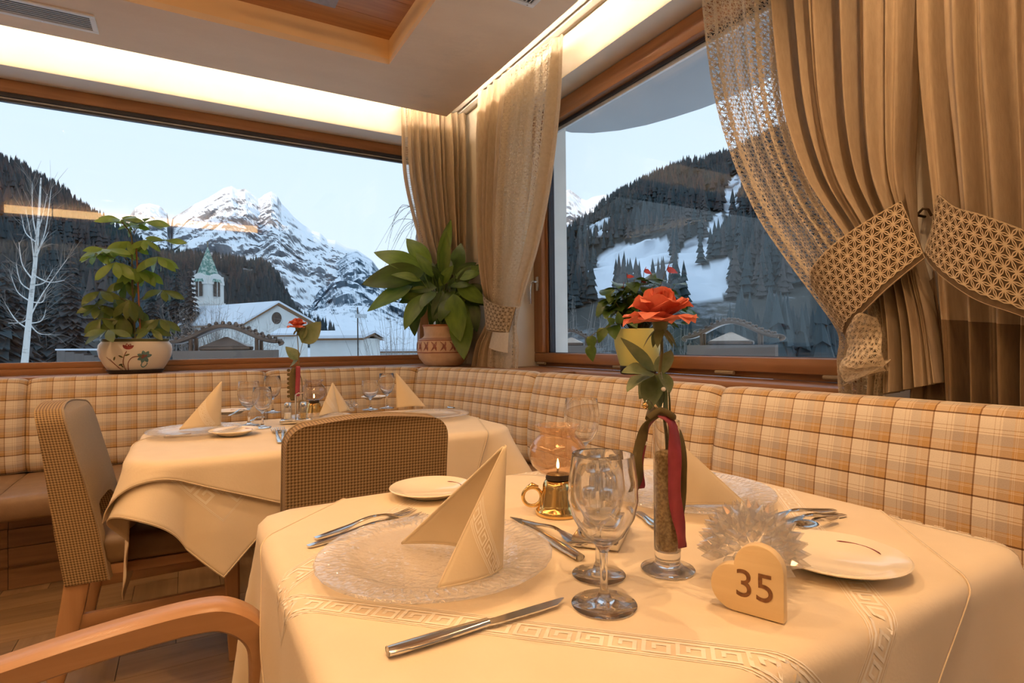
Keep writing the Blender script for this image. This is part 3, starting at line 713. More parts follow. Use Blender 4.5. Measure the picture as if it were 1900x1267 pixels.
# curtain 4: at the right edge
B = Vector((1.66, .55, .9)); c4_ = thing('curtain', 'dark shaded linen curtain with a wide lace tieback at the right picture edge', 'curtain', B, group='tied linen and lace curtains')
f4 = sheet('X', P3, [(0,(1712,-420),(2150,-420)),(.3,(1712,-60),(2140,-60)),(.45,(1716,120),(2140,120)),(.58,(1730,280),(2140,300)),(.68,(1742,400),(2130,460)),(.78,(1748,520),(2120,560)),(.88,(1756,640),(2100,660)),(1,(1762,775),(2090,820))], 6.5, .036, 41, .75)
piece(f4, 'linen_panel', 'linen', c4_, 130, 60, B, v1=.84)
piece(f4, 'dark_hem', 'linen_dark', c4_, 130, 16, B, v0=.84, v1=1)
ft = band([(1739,392),(1748,362),(1790,388),(1840,402),(1900,424),(1990,462)], [(1712,470),(1735,492),(1770,520),(1830,558),(1900,584),(1990,622)], lambda p: atX(p[0],p[1],P3-.055), lambda u,v: Vector((-.05*math.sin(PI*min(1,u*.9)),0,0)))
piece(lambda u,v: ft(u,v)+Vector((.006,0,0)), 'tieback_lining', 'tie_back', c4_, 40, 12, B)
lace_piece(ft, 'tieback', 'tie', c4_, .42, .175, .026, .0023, B, 16, .05)
# little hook and tassels on the wall between the two curtains
hk = thing('tieback_hook', 'small dark tieback hook on the wall between the two right curtains', 'hook', atX(1716,402,XW)) ; bb = atX(1716,402,XW)
MB().tube([(0,0,0),(-.05,0,0),(-.07,0,.006),(-.075,0,.02)], .004, 8).build('pin', M['darkmetal'], hk, smooth=60)
for a in (-1,1): MB().tube([(-.045,0,0),(-.055,a*.02,.012),(-.06,a*.035,.006),(-.06,a*.042,-.012)], .0035, 6).build('loop_cord', M['tie_back'], hk, smooth=60)
# ---------------------------------------------------------------- table linen
ZTAB = .75
def drape(rect, rc, z, r=.018, wave=0.0, wk=22, seed=0, flare=.03, off=0, cfl=.12):
    x0, x1, y0, y1 = rect
    def fn(x, y):
        qx = min(max(x, x0+rc), x1-rc); qy = min(max(y, y0+rc), y1-rc); dx, dy = x-qx, y-qy; l = math.hypot(dx, dy); d = l-rc
        if d <= 0: return Vector((x, y, z))
        nx, ny = dx/l, dy/l; bx, by = qx+nx*rc, qy+ny*rc
        if d < r*PI/2:
            th = d/r; o, dz = r*math.sin(th), r*(1-math.cos(th)); o += off*math.sin(th)
        else:
            e = d-r*PI/2; o, dz = r+off+(flare+cfl*2*abs(nx*ny))*e, r+e
        ang = math.atan2(ny, nx); per = (x+y if abs(nx)*abs(ny) > .02 else (y if abs(nx) > abs(ny) else x))
        cr = abs(nx*ny)*2
        wv = wave*min(1, max(0, d-.02)/.18)*(math.sin(wk*(bx-by)+seed+6*ang)+.5*math.sin(wk*2.1*(bx+by)+seed*2)+cr*.8*math.sin(8*ang+seed))
        o += wv
        return Vector((bx+nx*o, by+ny*o, z-dz))
    return fn
def cloth(name, label, rect, rc, z, cx, cy, hx, hy, rot, n, group=None, wave=.006, wk=22, seed=0, key=True, inset=.167, mat='cloth', flare=.03, kp=.033, kw=.040, keyrange=None, cat='tablecloth', off=0, cfl=.12):
    fn = drape(rect, rc, z, wave=wave, wk=wk, seed=seed, flare=flare, off=off, cfl=cfl); c_, s_ = math.cos(rot), math.sin(rot)
    W = lambda a, b: (cx+a*c_-b*s_, cy+a*s_+b*c_)
    base = Vector((cx, cy, z))
    t = thing(name, label, cat, base, group=group)
    def g(u, v, up=0.0):
        a, b = lerp(-hx,hx,u), lerp(-hy,hy,v); p = fn(*W(a,b))
        if up:
            e = .002; p1, p2 = fn(*W(a+e,b)), fn(*W(a,b+e)); nr = (p1-p).cross(p2-p); nr.normalize(); p = p+nr*up
        return p-base
    mb = MB().grid(lambda u, v: g(u, v), n, n); 
    o = mb.build('cloth', M[mat], t, smooth=180)
    sd = o.modifiers.new('t', 'SOLIDIFY'); sd.thickness = .0012; sd.offset = 1
    # stitched hem
    hm = MB(); q = 160
    for k in range(4):
        pts = []
        for i in range(q+1):
            u = i/q; uv = ((u,.003),(.997,u),(1-u,.997),(.003,1-u))[k]; pts.append(g(uv[0], uv[1], .0014))
        hm.tube(pts, .0012, 5)
    hm.build('hem', M[mat], t, smooth=180)
    if key:
        v = []; f = []
        def rect_(k, s0, s1, t0, t1):
            """s along side k from its start, t from band inner edge outward, metres"""
            m_ = max(1, int((s1-s0)/.012)); k0 = len(v)
            for i in range(m_+1):
                s = lerp(s0,s1,i/m_)
                for tt in (t0,t1):
                    w_ = inset-tt; a, b = ((s-hx,-hy+w_),(hx-w_,s-hy),(hx-s,hy-w_),(-hx+w_,hy-s))[k]
                    v.append(g((a+hx)/(2*hx), (b+hy)/(2*hy), .0017))
            for i in range(m_): f.append((k0+2*i, k0+2*i+2, k0+2*i+3, k0+2*i+1))
        for k in range(4):
            Ls = 2*(hx if k % 2 == 0 else hy)
            if keyrange and k not in keyrange: continue
            for t0, t1 in ((0,.0014),(.0030,.0046),(kw-.0046,kw-.0030),(kw-.0014,kw)):
                rect_(k, inset-t1 if t1 > .01 else inset-t1, Ls-inset+t1, t0, t1)
            t_lo, t_hi = .0072, kw-.0072; hh = t_hi-t_lo; nn = int((Ls-2*inset)/kp); p = (Ls-2*inset)/nn
            K = ((0,.13,0,1),(.13,.86,.87,1),(.73,.86,.26,.87),(.30,.73,.26,.40),(.30,.43,.40,.68),(.13,1,0,.12))
            for i in range(nn):
                for a, b, c, d in K: rect_(k, inset+(i+a)*p, inset+(i+b)*p, t_lo+c*hh, t_lo+d*hh)
        ko = link('key_border', mesh('key_border', v, f, M['key'], smooth=180), t); ko['kind'] = 'stuff'
    return t
def table(name, label, x0, x1, y0, y1, z):
    t = thing(name, label, 'table', ((x0+x1)/2, (y0+y1)/2, 0)); a, b = (x1-x0)/2, (y1-y0)/2
    rc = .05 if x1-x0 < 1 else .12; cor = [(sx_*(a-rc)+rc*math.cos(q), sy_*(b-rc)+rc*math.sin(q)) for sx_, sy_, q0 in ((1,1,0),(-1,1,PI/2),(-1,-1,PI),(1,-1,1.5*PI)) for q in [q0+PI/2*i/6 for i in range(7)]]
    MB().prism(cor, z-.03, z, lambda p,q,r: Vector((p,q,r))).build('table_top', M['beechX'], t)
    box('apron', M['beechX'], -a+.06, a-.06, -b+.06, b-.06, z-.09, z-.031, t)
    MB().lathe([(.05,.02),(.045,.05),(.04,z-.091)], 20).build('column', M['darkmetal'], t, smooth=40)
    MB().lathe([(.26,0),(.26,.012),(.05,.03)], 32).build('base_plate', M['darkmetal'], t, smooth=40)
    return t
NR = (.125, 1.075, .36, 1.145)
FR = (-.125, 1.04, 1.80, 2.545)
table('dining_table', 'table beneath the cloths of the near place setting', *NR, ZTAB-.005)
table('dining_table', 'long table beneath the cloths in front of the plaid corner', *FR, ZTAB-.007)
cloth('tablecloth', 'long cream undercloth hanging to the floor around the near table', NR, .05, ZTAB-.0035, .42, .7525, .94, .95, 0, 90, 'cream damask tablecloths', wave=.008, wk=15, seed=.5, inset=.30, kp=.034, kw=.045, flare=.045)
cloth('tablecloth', 'cream overlay cloth with woven key border set diagonally on the near table', NR, .05, ZTAB, .578, .756, .50, .50, R(45), 110, 'cream damask tablecloths', wave=.008, wk=15, seed=.5, off=.006, flare=.045)
cloth('tablecloth', 'cream cloth hanging in long pointed tips beside the left chair seat', FR, .12, ZTAB-.006, .085, 2.17, .50, .50, R(45), 90, 'cream damask tablecloths', wave=.009, wk=17, seed=2.2, flare=.05, cfl=.55, kw=.058, kp=.05)
cloth('tablecloth', 'pale cloth hanging from the far table end towards the corner bench', FR, .12, ZTAB-.004, .84, 2.17, .48, .64, R(2), 90, 'cream damask tablecloths', wave=.009, wk=17, seed=2.2, key=False, flare=.05, off=.006, cfl=.55)
cloth('tablecloth', 'golden cream top cloth with short rippled hem on the far table', FR, .12, ZTAB-.0015, .455, 2.17, .575, .575, R(-21), 100, 'cream damask tablecloths', wave=.009, wk=17, seed=2.2, key=False, flare=.05, off=.012, cfl=.55)

# ---------------------------------------------------------------- chairs
def lean(z): return -.195-.15*(z-.40)-.06*max(0,z-.40)**2
def rail_path(z0, z1, n): return [z0+(z1-z0)*i/n for i in range(n+1)]
def make_chair(label, loc, rz, arms=False, name='dining_chair'):
    t = thing(name, label, 'chair', loc, rz, 'wooden dining chairs with woven backs'); W = .197
    # seat: padded leather box
    def seat(u, v):
        a = u*2*PI; k = .5
        return None
    s = MB().box(-.225, .235, -W+.005, W-.005, .385, .475).build('seat', M['leather'], t, bevel=.028, seg=4)
    MB().box(-.215, .225, -W+.015, W-.015, .355, .386).build('seat_rail', M['beechX'], t, bevel=.004)
    # legs
    for sy in (-1, 1):
        MB().sweep([(.205, sy*(W-.025), .37), (.207, sy*(W-.024), .18), (.210, sy*(W-.022), .004)], (1,0,0), [.021,.020,.015], [.024,.022,.016]).build('leg', M['beech'], t, smooth=40)
        MB().sweep([(lean(.40)-.010, sy*(W-.026), .41), (-.225, sy*(W-.026), .28), (-.255, sy*(W-.026), .12), (-.282, sy*(W-.026), .004)], (1,0,0), [.020,.020,.018,.016], [.032,.030,.025,.018]).build('leg', M['beech'], t, smooth=40)
        MB().sweep([(.19, sy*(W-.026), .235), (-.215, sy*(W-.026), .225)], (0,0,1), .011, .020).build('stretcher', M['beechX'], t, smooth=40)
    # upholstered back: arched outline with an opening above the seat
    out = []; top, rad, inn = .885, .055, .045
    out += [(-W, .345), (-W, .50), (-W, .65), (-W, .76)]
    for i in range(7): a = PI-PI/2*i/6; out.append((-W+rad+rad*math.cos(a), top-rad+rad*math.sin(a)-.012))
    for i in range(1, 8): out.append((lerp(-W+rad, W-rad, i/8), top-.012+.012*math.sin(PI*i/8)))
    for i in range(7): a = PI/2-PI/2*i/6; out.append((W-rad+rad*math.cos(a), top-rad+rad*math.sin(a)-.012))
    out += [(W, .76), (W, .65), (W, .50), (W, .345)]
    inner = [(W-inn, .345), (W-inn, .48), (W-inn-.012, .535), (W-inn-.04, .555), (.08, .56), (-.08, .56), (-W+inn+.04, .555), (-W+inn+.012, .535), (-W+inn, .48), (-W+inn, .345)]
    poly = out+inner
    def thick(z): return lerp(.055, .034, sstep(.45,.88,z))
    def mp(y, z, c):
        b_ = -.016*(1-(y/W)**2)                         # slightly hollow towards the sitter
        return Vector((lean(z)+b_+c*thick(z), y, z))
    # side walls + rear face, as a triangulated slab with UVs in metres
    from mathutils.geometry import tessellate_polygon
    tri = tessellate_polygon([[Vector((a,b,0)) for a,b in poly]]); n = len(poly)
    bmv = [mp(a,b,-1) for a,b in poly]; uvr = [(a,b) for a,b in poly]
    mb = MB(); mb.add(bmv, [tuple(q) for q in tri], uvr)
    per = [0.0]
    for i in range(n): per.append(per[-1]+math.hypot(poly[(i+1)%n][0]-poly[i][0], poly[(i+1)%n][1]-poly[i][1]))
    sv = []; suv = []; sf = []
    for i in range(n+1):
        a, b = poly[i % n]
        for k, c in enumerate((-1,-.4,.4,1)): sv.append(mp(a,b,c)); suv.append((c*thick(b), per[i]))
    for i in range(n):
        for k in range(3): sf.append((i*4+k, i*4+k+1, (i+1)*4+k+1, (i+1)*4+k))
    mb.add(sv, sf, suv)
    o = mb.build('backrest', M['hound'], t, smooth=50, uv=True)
    MB().add([mp(a,b,1.0)+Vector((.0006,0,0)) for a,b in poly]+[mp(a*.93,b+(.004 if b<.6 else -.012),1.0)+Vector((.010,0,0)) for a,b in poly], [tuple(k+n for k in q) for q in tri]+[(i,(i+1)%n,n+(i+1)%n,n+i) for i in range(n)]).build('back_pad', M['tan'], t, smooth=40)
    MB().tube([mp(a,b,1.02) for a,b in out], .0035, 6).build('piping', M['tan'], t, smooth=60)
    if arms:
        for sy in (-1, 1):
            y = sy*(W+.018)
            pts = [(lean(.62)+.02, y, .615), (-.18, y, .632), (-.06, y, .655), (.06, y, .671), (.135, y, .675), (.172, y, .667), (.203, y, .640), (.214, y, .60), (.214, y, .50), (.212, y, .36), (.212, y, .18), (.212, y, .004)]
            ups = [(0,0,1)]*4+[(.1,0,1),(.5,0,.85),(.85,0,.4),(1,0,.1)]+[(1,0,0)]*4
            # smooth the bend
            P = [Vector(p) for p in pts]; U = [Vector(u) for u in ups]; Q = []; V = []
            for i in range(len(P)-1):
                for k in range(5):
                    u = k/5; p0 = P[max(i-1,0)]; p3 = P[min(i+2,len(P)-1)]
                    q = .5*((2*P[i])+(P[i+1]-p0)*u+(2*p0-5*P[i]+4*P[i+1]-p3)*u*u+(-p0+3*P[i]-3*P[i+1]+p3)*u**3)
                    Q.append(q); V.append(U[i].lerp(U[i+1],u))
            Q.append(P[-1]); V.append(U[-1])
            MB().sweep(Q, V, .026, .0175).build('arm', M['beechX'], t, smooth=50)
    return t
make_chair('leather seated wooden chair pulled up to the left end of the far table', (-.068, 2.318, 0), R(-3))
make_chair('chair with houndstooth back seen from behind at the far table front', (.408, 1.675, 0), R(87))
make_chair('armchair at the lower left with a curved beech arm beside the near table', (-.128, .715, 0), R(-2), True, 'armchair')
# ---------------------------------------------------------------- things on the tables
ZI = ZTAB+.0025
def on(px, py, z=ZI): p = atz(px, py, z); return Vector((p.x, p.y, z))
def place(o, px, py, rz=0, z=ZI):
    o.location = on(px, py, z); o.rotation_euler = (0,0,rz); return o
# glass charger plates
def charger(label, loc, r=.163):
    t = thing('charger_plate', label, 'plate', loc, group='glass charger plates')
    pr = [(0,.002),(.098*r/.163,.002),(.108*r/.163,.006),(.122*r/.163,.011),(r-.004,.014),(r,.0165),(r-.002,.019),(.122*r/.163,.0155),(.107*r/.163,.0105),(.097*r/.163,.0065),(0,.0062)]
    MB().lathe(pr, 96, rf=lambda a, j: 1+.0035*math.sin(31*a+j)).build('plate', M['charger'], t, smooth=40)
    # raised radial ribs moulded into the rim
    rb = MB(); rnd = random.Random(int(loc[0]*1000)); c = 84
    for i in range(c):
        a = 2*PI*i/c+rnd.uniform(-.02,.02); r0, r1 = .120*r/.163+rnd.uniform(0,.006), r-rnd.uniform(.004,.012)
        pts = [Vector(((lerp(r0,r1,k/4))*math.cos(a+.02*math.sin(k*2+i)), (lerp(r0,r1,k/4))*math.sin(a+.02*math.sin(k*2+i)), lerp(.0155,.0185,k/4))) for k in range(5)]
        rb.tube(pts, [.0004,.0011,.0013,.0011,.0004], 5, caps=False)
    q = rb.build('rib', M['charger'], t, smooth=60); q['kind'] = 'stuff'
    return t
charger('clear glass charger plate under the napkin at the front of the near table', (.302, .745, ZI))
charger('clear glass charger plate behind the rose vase on the near table', (.85, .795, ZI))
pf = on(365, 787); charger('clear glass charger plate at the left end of the far table', (-.03+.055, 2.27, ZI), .15)
charger('clear glass charger plate at the right end of the far table', (.885, 2.20, ZI), .15)
charger('clear glass charger plate near the bench side of the far table', (.46, 2.37, ZI), .13)
# porcelain side plates
def side_plate(label, loc, rz=0, r=.083):
    t = thing('side_plate', label, 'plate', loc, rz, group='ivory side plates')
    k = r/.083
    MB().lathe([(0,.003),(.042*k,.003),(.046*k,.0),(.052*k,.003),(.064*k,.010),(r,.0155),(r+.001,.017),(r-.001,.0185),(.064*k,.0135),(.052*k,.0075),(0,.006)], 56).build('plate', M['porcelain'], t, smooth=45)
    pts = []
    for i in range(15):
        a = lerp(-.5,.5,i/14); pts.append(Vector(((.060*k+.004*math.cos(a*3))*math.cos(a), (.060*k+.004*math.cos(a*3))*math.sin(a), .0128*1)))
    MB().tube(pts, [.0002]+[.0009]*13+[.0002], 6).build('maroon_line', M['maroon'], t)
    return t
side_plate('ivory side plate behind the napkin on the near table', on(800, 917), R(5))
side_plate('ivory side plate beside the crystal and wooden heart', on(1549, 1047), R(0), .088)
side_plate('ivory side plate at the front of the far table beside a knife', on(434, 806), R(20), .078)
side_plate('ivory side plate behind the left napkin on the far table', on(428, 768), R(60), .072)
side_plate('ivory side plate behind the goblets on the far table', on(694, 741), R(60), .07)
# folded napkins
def napkin(label, T, F, Rr, Lw, base, bulge=.018, key='front'):
    """T apex, F tip of the front wing, Rr foot of the spine, Lw tip of the rear wing"""
    t = thing('napkin', label, 'napkin', base, group='folded cream napkins'); base = Vector(base)
    def wing(A, B, C, sgn, n=22):
        nr = (B-A).cross(C-A).normalized()*sgn
        def fn(u, v):      # v: from apex to foot, u: spine -> wing tip
            p = A.lerp(B.lerp(C, u), v)
            bl = bulge*math.sin(PI*min(1,u))*math.sin(PI*.55*v)*1.2
            q = p+nr*bl; q.z += .006*math.sin(PI*u)*v*v
            return q-base
        return fn
    c = (F+Lw+Rr)/3
    s1 = 1 if ((Rr-T).cross(F-T)).dot(F-c) > 0 else -1
    w1 = wing(T, Rr, F, s1); s2 = 1 if ((Rr-T).cross(Lw-T)).dot(Lw-c) > 0 else -1
    w2 = wing(T, Rr, Lw, s2)
    for nm, w_, a in (('front_wing', w1, 1), ('rear_wing', w2, 1)):
        o = MB().grid(lambda u, v: w_(u, .004+.996*v), 16, 24).build(nm, M['napkin'], t, smooth=180)
        sd = o.modifiers.new('t', 'SOLIDIFY'); sd.thickness = .0035; sd.offset = 0
        # doubled hem along the foot and the free edge
        pts = [w_(i/20, .993) for i in range(21)]+[w_(1, 1-.98*i/20) for i in range(21)]
        MB().tube(pts, .0022, 6).build('hem', M['napkin'], t, smooth=180)
    w_ = w1 if key == 'front' else w2
    v = []; f = []
    P0, P1 = Vector((1.0,.44)), Vector((.22,1.0))                                # (u,v) ends of the woven band
    def bp(s, tt):
        q = P0.lerp(P1, s); d = Vector((.30, .42))*tt
        u, vv = q.x+d.x, q.y+d.y; e = .01; u = min(max(u,0),.995); vv = min(max(vv,.02),.985)
        p = w_(u, vv); nr = (w_(u+e,vv)-p).cross(w_(u,vv-e)-p).normalized()
        if nr.dot(EYE-base-p) < 0: nr = -nr
        return p+nr*.0028
    def rc_(s0, s1, t0, t1):
        n_ = max(1, int((s1-s0)/.04)); k0 = len(v)
        for i in range(n_+1):
            for tt in (t0,t1): v.append(bp(lerp(s0,s1,i/n_), tt))
        for i in range(n_): f.append((k0+2*i, k0+2*i+2, k0+2*i+3, k0+2*i+1))
    for t0, t1 in ((-.16,-.145),(-.13,-.115),(.115,.13),(.145,.16)): rc_(0, 1, t0, t1)
    K = ((0,.13,0,1),(.13,.86,.87,1),(.73,.86,.26,.87),(.30,.73,.26,.40),(.30,.43,.40,.68),(.13,1,0,.12)); nn = 6
    for i in range(nn):
        for a, b, c2, d in K: rc_((i+a)/nn, (i+b)/nn, -.095+c2*.19, -.095+d*.19)
    ko = link('key_border', mesh('key_border', v, f, M['key'], smooth=180), t); ko['kind'] = 'stuff'
    return t
zn = ZI+.010
Rn = on(931,1052,zn); depth = ray(935,825); 
def above(px, py, foot, dy=0.0):
    """point on the ray of a pixel at the horizontal distance of foot (its height follows)"""
    d = ray(px, py); t = ((foot.x*FW.x+foot.y*FW.y)+dy)/(d.x*FW.x+d.y*FW.y); return EYE+d*t
napkin('tall folded cream napkin standing on the front charger', above(938,826,Rn,.004), on(812,1093,zn), Rn, on(746,1008,zn), Rn)
R2 = on(1212,938,zn)
napkin('folded cream napkin behind the rose vase on the near table', above(1236,800,R2,.0), on(1384,936,zn), R2, on(1290,905,zn), R2, .012, 'none' )
R3 = on(409,790,zn)
napkin('folded cream napkin at the left end of the far table', above(411,708,R3), on(333,797,zn), R3, on(362,776,zn), R3)
R4 = on(628,766,zn)
napkin('folded cream napkin in the middle of the far table beside the oil lamp', above(617,710,R4), on(592,772,zn), R4, on(650,762,zn), R4, .012)
R5 = on(736,756,zn)
napkin('folded cream napkin at the right end of the far table', above(735,692,R5), on(789,754,zn), R5, on(765,744,zn), R5, .010, 'none')
# goblets
def goblet(label, loc, h=.175, s=1.0, group='clear stemmed goblets'):
    t = thing('goblet', label, 'glass', loc, group=group); k = h/.175
    zb = .068*k
    inn = [(.0,zb+.004),(.010*s,zb+.006),(.024*s,zb+.017*k),(.035*s,zb+.036*k),(.0395*s,zb+.056*k),(.0385*s,zb+.078*k),(.0345*s,h)]
    outr = [(.0357*s,h+.0006),(.0362*s,h-.0005),(.0398*s,zb+.078*k),(.0408*s,zb+.056*k),(.0363*s,zb+.035*k),(.025*s,zb+.0145*k),(.011*s,zb+.003)]
    MB().lathe(inn+outr+[(.0052*s,zb-.006)], 48).build('bowl', M['glass'], t, smooth=70)
    MB().lathe([(.0052*s,zb-.0062),(.0042*s,zb-.025*k),(.0046*s,.018),(.009*s,.0075),(.022*s,.0038),(.0372*s,.0022),(.0382*s,.0012),(.0375*s,0),(0,.0)], 40).build('foot', M['glass'], t, smooth=70)
    return t
goblet('large clear goblet standing in front of the oil lamp near the knife', on(1121,1121), .175)
goblet('smaller goblet just behind the large goblet on the near table', on(1111,1066), .160, .92)
pg = EYE+ray(1079,742)*1.30; goblet('clear goblet rising behind the oil lamp globe on the near table', (pg.x, pg.y, ZI), .176)
goblet('tall goblet beside the left napkin on the far table', on(462,789), .168, .98)
goblet('small goblet between two taller ones on the left of the far table', on(487,793), .150, .85)
goblet('goblet farthest back in the left trio on the far table', on(506,765), .165, .92)
goblet('low round goblet left of the right napkin on the far table', on(687,760), .135, 1.0)
goblet('taller goblet touching the right napkin on the far table', on(718,757), .165, .92)
# cutlery
def bent(poly, th, zf, parent, name, mat='steel', bevel=.0006):
    from mathutils.geometry import tessellate_polygon
    tri = tessellate_polygon([[Vector((a,b,0)) for a,b in poly]]); n = len(poly)
    v = [Vector((a,b,zf(a)+th)) for a,b in poly]+[Vector((a,b,zf(a))) for a,b in poly]
    f = [tuple(q) for q in tri]+[tuple(k+n for k in reversed(q)) for q in tri]+[(i,(i+1)%n,n+(i+1)%n,n+i) for i in range(n)]
    return MB().add(v, f).build(name, M[mat], parent, smooth=40)
def refine(poly, step=.006):
    out = []
    for i in range(len(poly)):
        a, b = poly[i], poly[(i+1)%len(poly)]; n = max(1, int(math.hypot(b[0]-a[0], b[1]-a[1])/step))
        for k in range(n): out.append((lerp(a[0],b[0],k/n), lerp(a[1],b[1],k/n)))
    return out
def cutlery(kind, label, pa, pb, z=ZI, group='steel cutlery'):
    a, b = on(*pa, z), on(*pb, z); d = b-a; L_ = d.length
    t = thing({'k':'table_knife','f':'table_fork','s':'table_spoon'}[kind], label, {'k':'knife','f':'fork','s':'spoon'}[kind], a, math.atan2(d.y,d.x), group)
    if kind == 'k':
        hl = L_*.52
        MB().grid(lambda u, v: Vector((hl*u, (.0068+.0028*math.sin(PI*u*.9+.5))*(math.cos(2*PI*v))*(1 if u > .01 else .9), .0044+.0042*math.sin(2*PI*v))), 18, 12, closev=True).build('handle', M['steel'], t, smooth=60)
        MB().lathe([(0,0),(.0058,.0)], 12).xf(Matrix.Translation((0,0,.0044))@Matrix.Rotation(PI/2,4,'Y')).build('end_cap', M['steel'], t)
        pl = [(hl-.002,-.0062),(hl+.004,-.0075),(hl+.012,-.0082),(L_*.80,-.0086),(L_*.92,-.0075),(L_,.0035),(L_*.985,.0052),(L_*.8,.0056),(hl+.01,.0048),(hl-.002,.0058)]
        bent(refine(pl), .0016, lambda x: .0032, t, 'blade')
    else:
        nk = .62
        zf = lambda x: .001+.010*math.sin(PI*min(1,max(0,(x/L_-.25)/.55)))*(1 if x/L_ > .25 else 0)+.004*max(0,x/L_-.9)*10
        hp = [(0,-.0048),(.012,-.0068),(L_*.2,-.0062),(L_*.45,-.0034),(L_*nk,-.0030),(L_*nk,.0030),(L_*.45,.0034),(L_*.2,.0062),(.012,.0068),(0,.0048)]
        bent(refine(hp), .0022, zf, t, 'handle')
        if kind == 'f':
            hd = [(L_*nk,-.0030),(L_*.68,-.0070),(L_*.74,-.0108),(L_*.80,-.0115),(L_*.80,.0115),(L_*.74,.0108),(L_*.68,.0070),(L_*nk,.0030)]
            bent(refine(hd), .0018, zf, t, 'head')
            for i in range(4):
                y = -.0100+i*.00667; bent(refine([(L_*.80,y-.0015),(L_*.99,y-.0011),(L_,y),(L_*.99,y+.0011),(L_*.80,y+.0015)]), .0016, zf, t, 'tine')
        else:
            def bw(u, v):
                r_ = v; a_ = 2*PI*u; x = L_*.81+L_*.19*r_*math.cos(a_); y = .0185*r_*math.sin(a_)*(1-.12*math.cos(a_)); return Vector((x, y, zf(L_*nk)+.001-.007*(1-r_*r_)))
            o = MB().grid(bw, 28, 6, closeu=True).build('bowl', M['steel'], t, smooth=180); sd = o.modifiers.new('t','SOLIDIFY'); sd.thickness = .0012
    return t
cutlery('k', 'long steel table knife lying in front of the charger plate', (719,1217), (1050,1118))
cutlery('f', 'fork nearer the table edge left of the front charger', (571,1016), (789,958))
cutlery('f', 'fork farther from the table edge left of the front charger', (585,1001), (768,949))
cutlery('k', 'dessert knife lying behind the front charger beside the oil lamp', (1077,1040), (950,963))
cutlery('f', 'dessert fork crossing the knife behind the front charger', (962,966), (1092,1018))
cutlery('f', 'fork at the right with its handle towards the bench, rear one', (1549,948), (1408,968))
cutlery('f', 'fork at the right with its handle towards the bench, middle one', (1567,957), (1440,978))
cutlery('s', 'spoon lying across the forks beside the right charger', (1552,962), (1478,990), ZI+.006)
cutlery('k', 'knife lying between the goblets and the rose vase', (1222,982), (1180,952))
cutlery('k', 'table knife lying beside the left charger on the far table', (304,812), (398,803))
cutlery('f', 'left one of three forks behind the houndstooth chair back', (519,822), (508,796))
cutlery('f', 'middle one of three forks behind the houndstooth chair back', (527,822), (522,795))
cutlery('f', 'right one of three forks behind the houndstooth chair back', (539,823), (533,799))
cutlery('f', 'fork resting on the side plate behind the left napkin', (425,772), (462,759), ZI+.012)
cutlery('s', 'spoon lying between the goblet feet on the far table', (462,783), (488,778))
cutlery('k', 'knife at the right end of the far table', (832,757), (852,760))
# oil lamps
def oil_lamp(label, loc, rz, globe, s=1.0):
    t = thing('oil_lamp', label, 'oil lamp', loc, rz, 'brass oil lamps'); t.scale = (s,s,s)
    MB().lathe([(0,0),(.041,0),(.042,.004),(.040,.009),(.036,.013),(.034,.020),(.031,.034),(.028,.044),(.0275,.052),(.024,.058),(.020,.061),(0,.061)], 40).build('base', M['brass'], t, smooth=45)
    MB().lathe([(0,.0612),(.022,.0612),(.0225,.064),(.0205,.070),(.012,.072),(0,.072)], 32).build('collar', M['darkmetal'], t, smooth=40)
    ring = [Vector((-.047+.0165*math.cos(a), 0, .030+.0165*math.sin(a))) for a in [2*PI*i/28 for i in range(29)]]
    h_ = MB().tube(ring, .0034, 8).build('handle', M['brass'], t, smooth=60)
    MB().tube([(-.056,0,.046),(-.047,0,.0505),(-.036,0,.047)], [.003,.005,.003], 8).build('thumb_rest', M['brass'], h_, smooth=60)
    pr = [(.021,.070),(.034,.074),(.046,.086),(.0515,.103),(.050,.118),(.042,.131),(.034,.139),(.0315,.144),(.035,.152),(.0395,.158)]
    inner = [(r-.0014,z) for r, z in reversed(pr)]
    MB().lathe(pr+inner, 64, rf=lambda a, j: 1+(.075 if j in (9,10) else .03 if j in (8,11) else 0)*math.sin(11*a)).build('globe', M[globe], t, smooth=80)
    MB().tube([(0,0,.071),(0,0,.080)], .0022, 8).build('wick', pm('charred_wick', (.09,.06,.05), scale=50, rough=.9), t)
    MB().lathe([(0,.079),(.0018,.081),(.0026,.085),(.0018,.091),(.0006,.096),(0,.098)], 12).build('flame', MATS.get('flame') or emit('flame', (1,.62,.22), 28), t, smooth=60)
    return t
oil_lamp('brass oil lamp with amber ruffled globe and ring handle on the near table', on(1036,951), R(-28), 'amber', 1.0)
M['clearglobe'] = thin_glass('clear_globe_glass', (.93,.90,.89), 1.5, 1.7, .01)
oil_lamp('brass oil lamp with clear globe on the far table', on(583,772), R(150), 'clearglobe', .98)
